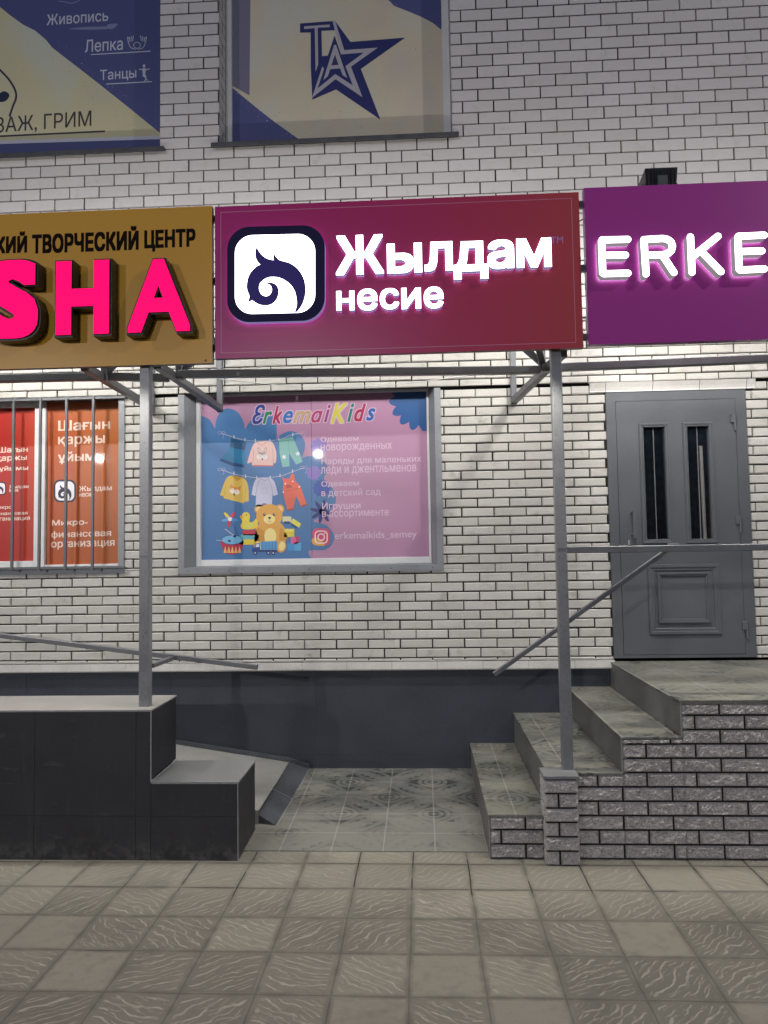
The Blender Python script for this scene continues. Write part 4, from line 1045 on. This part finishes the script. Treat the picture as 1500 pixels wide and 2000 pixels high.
# ------------------------------------------------------------------ entrance stairs on the right
FY = -1.548
st = thing('entrance_stairs', 'tiled stairs with split grey brick side leading to the metal door', 'stairs', (1.4, -.75, 0))
T = [(.354, .700, .25), (.700, 1.120, .485), (1.120, 1.460, .687), (1.460, 6.0, .885)]
for k, (xa, xb, zt_) in enumerate(T):
    zb_ = 0 if k == 0 else T[k-1][2]
    mb = MB(); mt = M['landing'] if k == 3 else M['tread']
    mb.box(xa-.004, xb+(.0 if k < 3 else 0), FY-.006, .028, zt_-.014, zt_, mt, .0025)
    mb.build('landing' if k == 3 else 'tread', st)
    mb = MB(); ye = -1.23
    mb.box(xa+.002, xa+.03, FY+.004, ye-.001, zb_-.02, zt_-.0145, M['riser']); mb.box(xa+.002, xa+.03, ye+.001, .028, zb_-.02, zt_-.0145, M['riser'])
    mb.box(xa, xa+.006, FY-.003, FY+.004, zb_, zt_-.015, M['trim'])
    mb.build('riser', st)
# raised border strip of the landing
mb = MB(); mb.box(1.452, 6, FY-.008, FY+.15, .8852, .893, M['tread'], .002); mb.build('landing_edge', st)
def rough_brick(mb, x0, x1, z0, z1, y, mat, amp=.015):
    """split-face brick: a bed of small facets standing out of the joint"""
    nx, nz = max(4, int((x1-x0)/.0095)), 8
    o = random.uniform(0, 100); vs = []
    from mathutils import noise as mn
    for j in range(nz+1):
        for i in range(nx+1):
            u, v = i/nx, j/nz; ed = min(u*nx, (1-u)*nx, v*nz, (1-v)*nz)
            X, Z = x0+(x1-x0)*u, z0+(z1-z0)*v
            n = mn.noise(Vector((X*26+o, Z*34, o)))*.6+mn.noise(Vector((X*80+o, Z*95, o)))*.45+random.uniform(-.2, .2)
            k = min(1, ed/1.0)
            jx = random.uniform(-.002, .002)*k
            vs.append((X+jx, y-(.006+.5*amp+amp*n*.8)*k, Z+jx*.7))
    fs = [(j*(nx+1)+i, j*(nx+1)+i+1, (j+1)*(nx+1)+i+1, (j+1)*(nx+1)+i) for j in range(nz) for i in range(nx)]
    b0 = len(vs)
    ringi = [i for i in range(nx+1)]+[j*(nx+1)+nx for j in range(1, nz+1)]+[nz*(nx+1)+i for i in range(nx-1, -1, -1)]+[j*(nx+1) for j in range(nz-1, 0, -1)]
    vs += [(vs[i][0], y+.02, vs[i][2]) for i in ringi]; n = len(ringi)
    fs += [(ringi[(k+1) % n], ringi[k], b0+k, b0+(k+1) % n) for k in range(n)]
    mb.add(vs, fs, mat)
mb = MB(); PH, PL = .0805, .279; SY = FY+.006; jj = .0115
steps_ = [(.362, .668, .236), (.852, 1.126, .471), (1.126, 1.466, .673), (1.466, 3.2, .871)]
ph0 = at(1221, 1678, SY).x
for xa, xb, zt_ in steps_:
    k = 0
    while k*PH < zt_-.015:
        z0, z1 = k*PH+.006, min((k+1)*PH-jj+.006, zt_-.003)
        ph = ph0+(PL*.5 if k % 2 else 0); i = math.floor((.3-ph)/PL)
        while ph+i*PL < xb:
            p, q = max(ph+i*PL+jj/2, xa), min(ph+(i+1)*PL-jj/2, xb)
            # neighbours in the same course run through where the wall is high enough
            if q-p > .02: rough_brick(mb, p, q, z0, z1, SY, M['brick_stone'])
            i += 1
        k += 1
    mb.add([(xa-.002, SY+.006, -.02), (xb+.001, SY+.006, -.02), (xb+.001, SY+.006, zt_), (xa-.002, SY+.006, zt_)], [(0,1,2,3)], M['mortar'])
mb.build('brick_side', st)

pl = thing('brick_pillar', 'short split brick pillar with slab cap at the foot of the right post', 'pillar', (.757, -1.55, 0))
mb = MB(); PX0, PX1, PY0, PY1 = .668, .850, -1.628, -1.468
for k in range(6):
    z0, z1 = k*.079+.002, k*.079+.070
    if k % 2 == 0: cuts = [(PX0, PX0+.068, .004), (PX0+.080, PX1, .011)]
    else: cuts = [(PX0, PX1, .011)]
    for i, (a, b, am) in enumerate(cuts): rough_brick(mb, a, b, z0, z1, PY0, M['brick_stone'], am*1.3)
    n = 1 if k % 2 else 2
    ysp = [(PY0+.004, PY1)] if k % 2 else [(PY0+.004, PY0+.07), (PY0+.082, PY1)]
    for y0, y1 in ysp: mb.box(PX0-.004, PX0+.02, y0, y1, z0, z1, M['brick_stone'], .004); mb.box(PX1-.02, PX1+.004, y0, y1, z0, z1, M['brick_stone'], .004)
mb.box(PX0+.006, PX1-.006, PY0+.008, PY1, -.02, .474, M['mortar'])
mb.build('shaft', pl)
mb = MB(); mb.box(PX0-.008, PX1+.010, PY0-.012, PY1+.002, .4745, .492, M['slab_step'], .002); mb.build('cap', pl)

# ------------------------------------------------------------------ steel sign frame
frm = thing('steel_sign_frame', 'grey square tube frame of posts and brackets carrying the three shop signs', 'frame', (0, -1.5, 0))
def post(x, zb_, zt_):
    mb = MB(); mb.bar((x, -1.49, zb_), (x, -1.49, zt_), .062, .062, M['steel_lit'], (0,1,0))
    for k in range(26):
        zz = random.uniform(zb_+.2, 2.9); q = random.choice((-.018, .012, .02, 0)); mb.box(x+q-.002, x+q+.002, -1.5222, -1.5195, zz-.002, zz+.002, M['black'])
    mb.tube([(x-.03, -1.522, zb_+1.28 if x > 0 else zb_+.9), (x+.03, -1.5225, zb_+1.285 if x > 0 else zb_+.903)], .0022, M['steel'], 6)
    return mb.build('post', frm)
post(-1.683, .865, 3.9); post(.822, .492, 3.9)
def beam(a, b, name='beam', w_=.05, h_=.05, m='steel'):
    mb = MB(); mb.bar(a, b, w_, h_, M[m]); return mb.build(name, frm)
CZ = 2.955
beam((-1.63, -1.455, CZ), (-1.63, -.02, CZ+.01), 'bracket_arm'); beam((.876, -1.455, CZ), (.757, -.02, CZ+.01), 'bracket_arm')
beam((-2.09, -1.455, CZ), (-2.20, -.02, CZ+.03), 'bracket_arm')
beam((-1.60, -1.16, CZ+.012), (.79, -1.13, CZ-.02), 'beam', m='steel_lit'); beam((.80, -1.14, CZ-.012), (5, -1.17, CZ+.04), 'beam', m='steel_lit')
beam((-2.08, -1.16, CZ+.01), (-1.66, -1.16, CZ-.01)); beam((-5, -1.2, CZ+.03), (-2.10, -1.16, CZ+.01))
for x, y in ((-1.63, -.03), (.757, -.03), (-2.20, -.03), (-1.585, -1.16), (.80, -1.13), (-2.085, -1.17)):
    mb = MB(); mb.bar((x, y, CZ-.02), (x, y, 3.86), .045, .045, M['steel'], (0,1,0)); mb.build('upright', frm)
for a, b in (((-1.585, -1.15, CZ+.03), (-1.30, -1.15, 3.22)), ((.80, -1.12, CZ+.03), (.55, -1.12, 3.22)), ((-2.085, -1.17, CZ+.03), (-1.85, -1.17, 3.22)), ((.81, -1.13, CZ+.03), (.70, -1.45, 3.12))):
    beam(a, b, 'knee_brace', .04, .04)
for z in (3.03, 3.45, 3.84):
    mb = MB(); mb.bar((-5, -1.512, z), (5, -1.512, z), .03, .04, M['steel']); mb.build('sign_rail', frm)
for x in (-.55, .3, 1.5, 2.2):
    beam((x, -1.48, 3.84), (x, -.02, 3.84), 'tie_bar', .04, .04)

def cable(name, label, pts, r, m):
    mb = MB(); mb.tube(pts, r, M[m]); return tag(mb.build(name), label, 'cable')
cable('slack_cable', 'thin white cable sagging under the red sign above the poster window', [tuple(at(x, y, -.55)) for x, y in smooth_path([(428,740),(500,748),(570,754),(640,756),(720,754),(800,748),(880,738),(950,729),(1000,722)], False, 4)], .0035, 'cable')
p0, p1 = at(1131, 432, -1.5), at(1140, 429, -1.5)
cable('sign_wire', 'short black wire bridging the gap between the red and purple signs', [(p0.x-.03, -1.49, p0.z-.02), (p0.x+.02, -1.50, p0.z+.01), (p1.x+.03, -1.49, p1.z)], .004, 'black')

# ------------------------------------------------------------------ signs
SGY = -1.568
def panel(parent, x0, x1, z0, z1, m, edge, y0=SGY, y1=-1.530, name='panel'):
    mb = MB(); mb.rect(x0, x1, z0, z1, y0, m)
    mb.add([(x0,y0,z0),(x1,y0,z0),(x1,y0,z1),(x0,y0,z1),(x0,y1,z0),(x1,y1,z0),(x1,y1,z1),(x0,y1,z1)], [(0,4,5,1),(1,5,6,2),(2,6,7,3),(3,7,4,0),(4,7,6,5)], edge)
    return mb.build(name, parent)
def sign_film(name, stops, axis=0, tilt=0.0): return grad_film(name, stops, axis, tilt, .3, .35)

# gold sign
gs = thing('shop_sign', 'gold sign with black Cyrillic line and glowing pink letters SHA', 'sign', (-2.7, -1.55, 3.4), 'shop signs on the steel frame')
GOLD = sign_film('gold_panel', ((0, srgb(222,166,40)), (1, srgb(216,160,46))))
gx1 = (at(413,402,SGY).x+at(416,708,SGY).x)/2; gz1 = at(413,402,SGY).z; gz0 = at(416,709,SGY).z
panel(gs, -4.6, gx1, gz0, gz1, GOLD, M['flash'])
mb = MB(); A = Art(mb, SGY-.0008, 0, 390, 3.4884)
BK = mat_speckle('black_sign_print', (.011, .006, .005, 1), (.014, .008, .006, 1), 10, .8, 50, spec=.1)
for t, x0, y0, x1, y1 in (('КИЙ',-28,218,185,364),('ТВОРЧЕСКИЙ',218,190,945,356),('ЦЕНТР',983,202,1332,350)): A.text(t, x0, y0, x1, y1, BK, 1, slope=.0, bold=.05, spacing=1.04)
mb.build('lettering', gs)
PINKE = emit('pink_lit_acrylic', (1.0, .0, .115), 1.1, (.05, .0, .01)); BKA = mat_speckle('black_acrylic_side', g(.012), g(.02), 20, .3, 60)
LD = .1
def cap_outline(ch, px0, py0, px1, py1, parent, Y, mf, ms, bold, back=.012):
    """box letter: lit face on a deeper dark body a little larger than the face"""
    mb = MB(); bx = text_box(px0, py0, px1, py1, Y)
    put_text(mb, ch, *bx, Y, mf, LD-.004, ms, bold=bold)
    put_text(mb, ch, bx[0]-back, bx[1]+back, bx[2]-back, bx[3]+back, Y+.012, ms, LD-.016, ms, bold=bold+.012)
    return mb.build('letter', parent)
for ch, x0, y0, x1, y1 in (('S',-30,508,74,661),('H',109,509,213,653),('A',250,506,371,648)):
    cap_outline(ch, x0, y0, x1, y1, gs, SGY-LD, PINKE, BKA, .028 if ch == 'A' else .05)
mb = MB()
for px, py in ((402,706),): p = at(px, py, SGY); mb.tube([(p.x, SGY-.004, p.z+.006), (p.x, SGY, p.z+.006)], .006, M['black'])
mb.build('screw', gs)

# red sign
rs = thing('shop_sign', 'red sign with glowing white Cyrillic letters and a curled bird emblem', 'sign', (-.13, -1.55, 3.4), 'shop signs on the steel frame')
REDP = sign_film('crimson_panel', ((0, srgb(182,30,114)), (.35, srgb(184,36,104)), (.7, srgb(186,54,88)), (1, srgb(184,70,70))))
rx0, rx1, rz0, rz1 = quad_rect((420,403),(1128,376),(1142,680),(420,700), SGY)
panel(rs, rx0, rx1, rz0, rz1, REDP, mat_speckle('crimson_edge', g(.1, (1, .15, .2)), g(.13, (1, .15, .2)), 6, .4))
mb = MB(); i_ = .035; LINEM = ink(206,130,160)
bx0, bx1, bz0, bz1 = rx0+i_, rx1-i_*1.2, rz0+i_*.9, rz1-i_
for r_ in ((bx0,bx1,bz1-.004,bz1),(bx0,bx1,bz0,bz0+.004),(bx0,bx0+.004,bz0+.004,bz1-.004),(bx1-.004,bx1,bz0+.004,bz1-.004)): mb.rect(*r_, SGY-.0006, LINEM)
mb.build('border_line', rs)
WE = emit('white_lit_acrylic', (.97, .955, 1.0), 4.0); WSD = emit('white_letter_side', (.42, .38, .82), .3, (.2, .2, .28))
RD = .05
HALO = emit('added_bloom_glow', (.5, .42, 1.0), 1.5)  # glowing backs added to imitate bloom on the red panel
def bloom_back(mb, ch, bx, Y, m, **kw):
    """added glowing rear face, standing in for the bloom around a lit letter"""
    vs, fs, ed, (a, b, c, d) = glyphs(ch, **kw)
    mb.add([(bx[0]+(x-a)/(b-a)*(bx[1]-bx[0]), Y, bx[2]+(y-c)/(d-c)*(bx[3]-bx[2])) for x, y in vs], [f[::-1] for f in fs], m)
for ch, x0, y0, x1, y1 in (('Ж',656,459,749,536),('ы',756,475,824,533),('л',829,472,884,529),('д',886,471,953,545),('а',952,468,1004,525),('м',1009,465,1077,522),
                           ('н',657,568,692,606),('е',698,564,737,606),('с',742,563,779,604),('и',784,562,822,603),('е',828,560,866,602)):
    bd = .026 if y0 < 500 else .02
    mb = MB(); put_text(mb, ch, *text_box(x0, y0, x1, y1, SGY-RD), SGY-RD, WE, RD-.016, WSD, bold=bd); bloom_back(mb, ch, text_box(x0, y0, x1, y1, SGY-RD), SGY-.0155, HALO, bold=bd); mb.build('letter', rs)
mb = MB(); put_text(mb, 'TM', *text_box(1075, 462, 1100, 475, SGY), SGY-.0006, ink(190,130,190), bold=.01); mb.build('trade_mark', rs)
mb = MB(); A = Art(mb, SGY-RD, 440, 420, 6.8182)
NV = emit('navy_emblem_print', (.03, .022, .14), .42, (.012, .009, .045)); NVF = mat_speckle('navy_emblem_frame', (.010, .008, .05, 1), (.013, .010, .06, 1), 10, .6, spec=.2)
outl = [A.xz(x, y+((x-675)*-.025)) for x, y in rrect(25,145,1325,1418,300,12)]
inl = [A.xz(x, y+((x-660)*-.025)) for x, y in rrect(130,262,1196,1310,235,12)]
n = len(outl)
mb.prism(outl, SGY-RD, SGY-.016, NVF, WSD); mb.poly(outl, SGY-.0155, HALO)
mb.build('emblem_box', rs)
mb = MB(); mb.poly(inl, SGY-RD-.0015, WE); mb.build('emblem_face', rs)
mb = MB(); A = Art(mb, SGY-RD-.003, 440, 420, 6.8182); A.shape(BIRD_PATH, NV, 0); mb.build('emblem_bird', rs)

# purple sign
ps = thing('shop_sign', 'purple sign with glowing white rounded letters ERKE', 'sign', (2.6, -1.55, 3.4), 'shop signs on the steel frame')
PUR = sign_film('purple_panel', ((0, srgb(172,58,148)), (1, srgb(174,60,150))))
PSY = SGY-.012
qx0 = (at(1143,366,PSY).x+at(1147,674,PSY).x)/2; qz1 = at(1143,367,PSY).z; qz0 = at(1147,673,PSY).z
panel(ps, qx0, 4.6, qz0, qz1, PUR, mat_speckle('purple_edge', g(.2, (1, .3, .95)), g(.26, (1, .3, .95)), 6, .3), PSY)
WE2 = emit('warm_white_lit_acrylic', (1.0, .97, .97), 4.0); WSD2 = emit('pale_letter_side', (.8, .74, .8), .2, (.26, .25, .26))
PD = .07
HALO2 = emit('added_white_bloom', (.85, .78, 1.0), 2.0)  # the same added glow behind the purple sign's letters
def stroke_letter(strokes, wpx):
    """rounded channel letter from strokes given in pixels of the enlargement (x/3.333+1050, y/3.333+300)"""
    loops = []; yy = PSY-PD
    for s_ in strokes:
        P = [at(1050+x/3.3333, 300+y/3.3333, yy) for x, y in s_]; rr = wpx/3.3333/F_PX*(D_CAM+yy)/2
        for p, q in zip(P[:-1], P[1:]):
            t0 = math.atan2(q.z-p.z, q.x-p.x)
            loops.append([(q.x+rr*math.cos(t0-math.pi/2+math.pi*j/10), q.z+rr*math.sin(t0-math.pi/2+math.pi*j/10)) for j in range(11)] +
                         [(p.x+rr*math.cos(t0+math.pi/2+math.pi*j/10), p.z+rr*math.sin(t0+math.pi/2+math.pi*j/10)) for j in range(11)])
    vs, fs, ed = winding_fill(loops); n = len(vs)
    mb = MB(); mb.add([(x, yy, z) for x, z in vs], fs, WE2)
    mb.add([(x, yy, z) for x, z in vs]+[(x, PSY-.016, z) for x, z in vs], [(i, i+n, j+n, j) for i, j in ed], WSD2)
    mb.add([(x, PSY-.0155, z) for x, z in vs], [f[::-1] for f in fs], HALO2)
    return mb.build('letter', ps)
W_ = 44
E1 = [[(587,558),(420,562),(416,570),(424,775),(430,782),(588,778)], [(424,662),(572,660)]]
stroke_letter(E1, W_)
stroke_letter([[(706,783),(692,560),(815,552),(845,558),(868,574),(878,602),(870,632),(846,652),(815,658),(700,662)], [(812,660),(888,774)]], W_)
stroke_letter([[(995,542),(1005,772)], [(1174,538),(1012,668)], [(1060,630),(1194,768)]], W_)
stroke_letter([[(x+888, y-24-(x-420)*.02) for x, y in s_] for s_ in E1], W_)

# floodlight on the purple sign
fl = thing('floodlight', 'black floodlight mounted on top of the purple sign', 'floodlight', (1.51, -1.36, 4.05))
mb = MB()
fa, fb = at(1258, 334, -1.42), at(1321, 328, -1.42); zt = (fa.z+fb.z)/2
x0_, x1_ = fa.x, fb.x
P = [(x0_, -1.44, zt), (x1_, -1.44, zt), (x1_-.0, -1.30, zt-.03), (x0_, -1.30, zt-.03), (x0_+.01, -1.41, zt-.15), (x1_-.004, -1.41, zt-.15), (x1_-.004, -1.33, zt-.16), (x0_+.01, -1.33, zt-.16)]
mb.add(P, [(0,4,5,1),(1,5,6,2),(2,6,7,3),(3,7,4,0),(0,1,2,3),(4,7,6,5)], M['black'])
for q in range(9):
    xx = x0_+.02+q*(x1_-x0_-.04)/8; mb.box(xx-.002, xx+.002, -1.452, -1.436, zt-.11, zt-.012, M['black'])
mb.build('housing', fl)
mb = MB(); xm = (x0_+x1_)/2; mb.box(xm-.03, xm+.03, -1.462, -1.42, zt-.125, zt-.055, M['flash'], .004); mb.build('driver_box', fl)
mb = MB(); mb.bar((x0_-.008, -1.38, zt-.08), (x0_-.008, -1.42, qz1-.01), .006, .03, M['black'], (0,1,0)); mb.bar((x1_+.008, -1.38, zt-.08), (x1_+.008, -1.42, qz1-.01), .006, .03, M['black'], (0,1,0)); mb.bar((x0_-.01, -1.45, qz1+.006), (x1_+.01, -1.45, qz1+.006), .05, .008, M['black'])
mb.build('bracket', fl)
mb = MB(); mb.add([(x0_+.015,-1.408,zt-.1625),(x1_-.01,-1.408,zt-.1625),(x1_-.01,-1.334,zt-.1715),(x0_+.015,-1.334,zt-.1715)], [(0,3,2,1)], emit('floodlight_lens', (1, .97, .88), 4.0)); mb.build('lens', fl)

# ------------------------------------------------------------------ stair handrail
hr = thing('stair_handrail', 'grey stair handrail, level at the landing then sloping down past the right post', 'handrail', (1.3, -1.47, 1.76))
mb = MB(); mb.bar((.852, -1.49, 1.762), (5.2, -1.49, 1.757), .04, .04, M['steel']); mb.build('top_rail', hr)
mb = MB(); a, b = at(1312, 1068, -1.438), at(965, 1317, -1.438); mb.bar(a, b, .04, .025, M['steel']); mb.build('sloping_rail', hr)
mb = MB(); mb.box(a.x-.02, a.x+.03, -1.475, -1.42, a.z-.012, a.z+.022, M['steel'], .004); mb.build('weld_plate', hr)
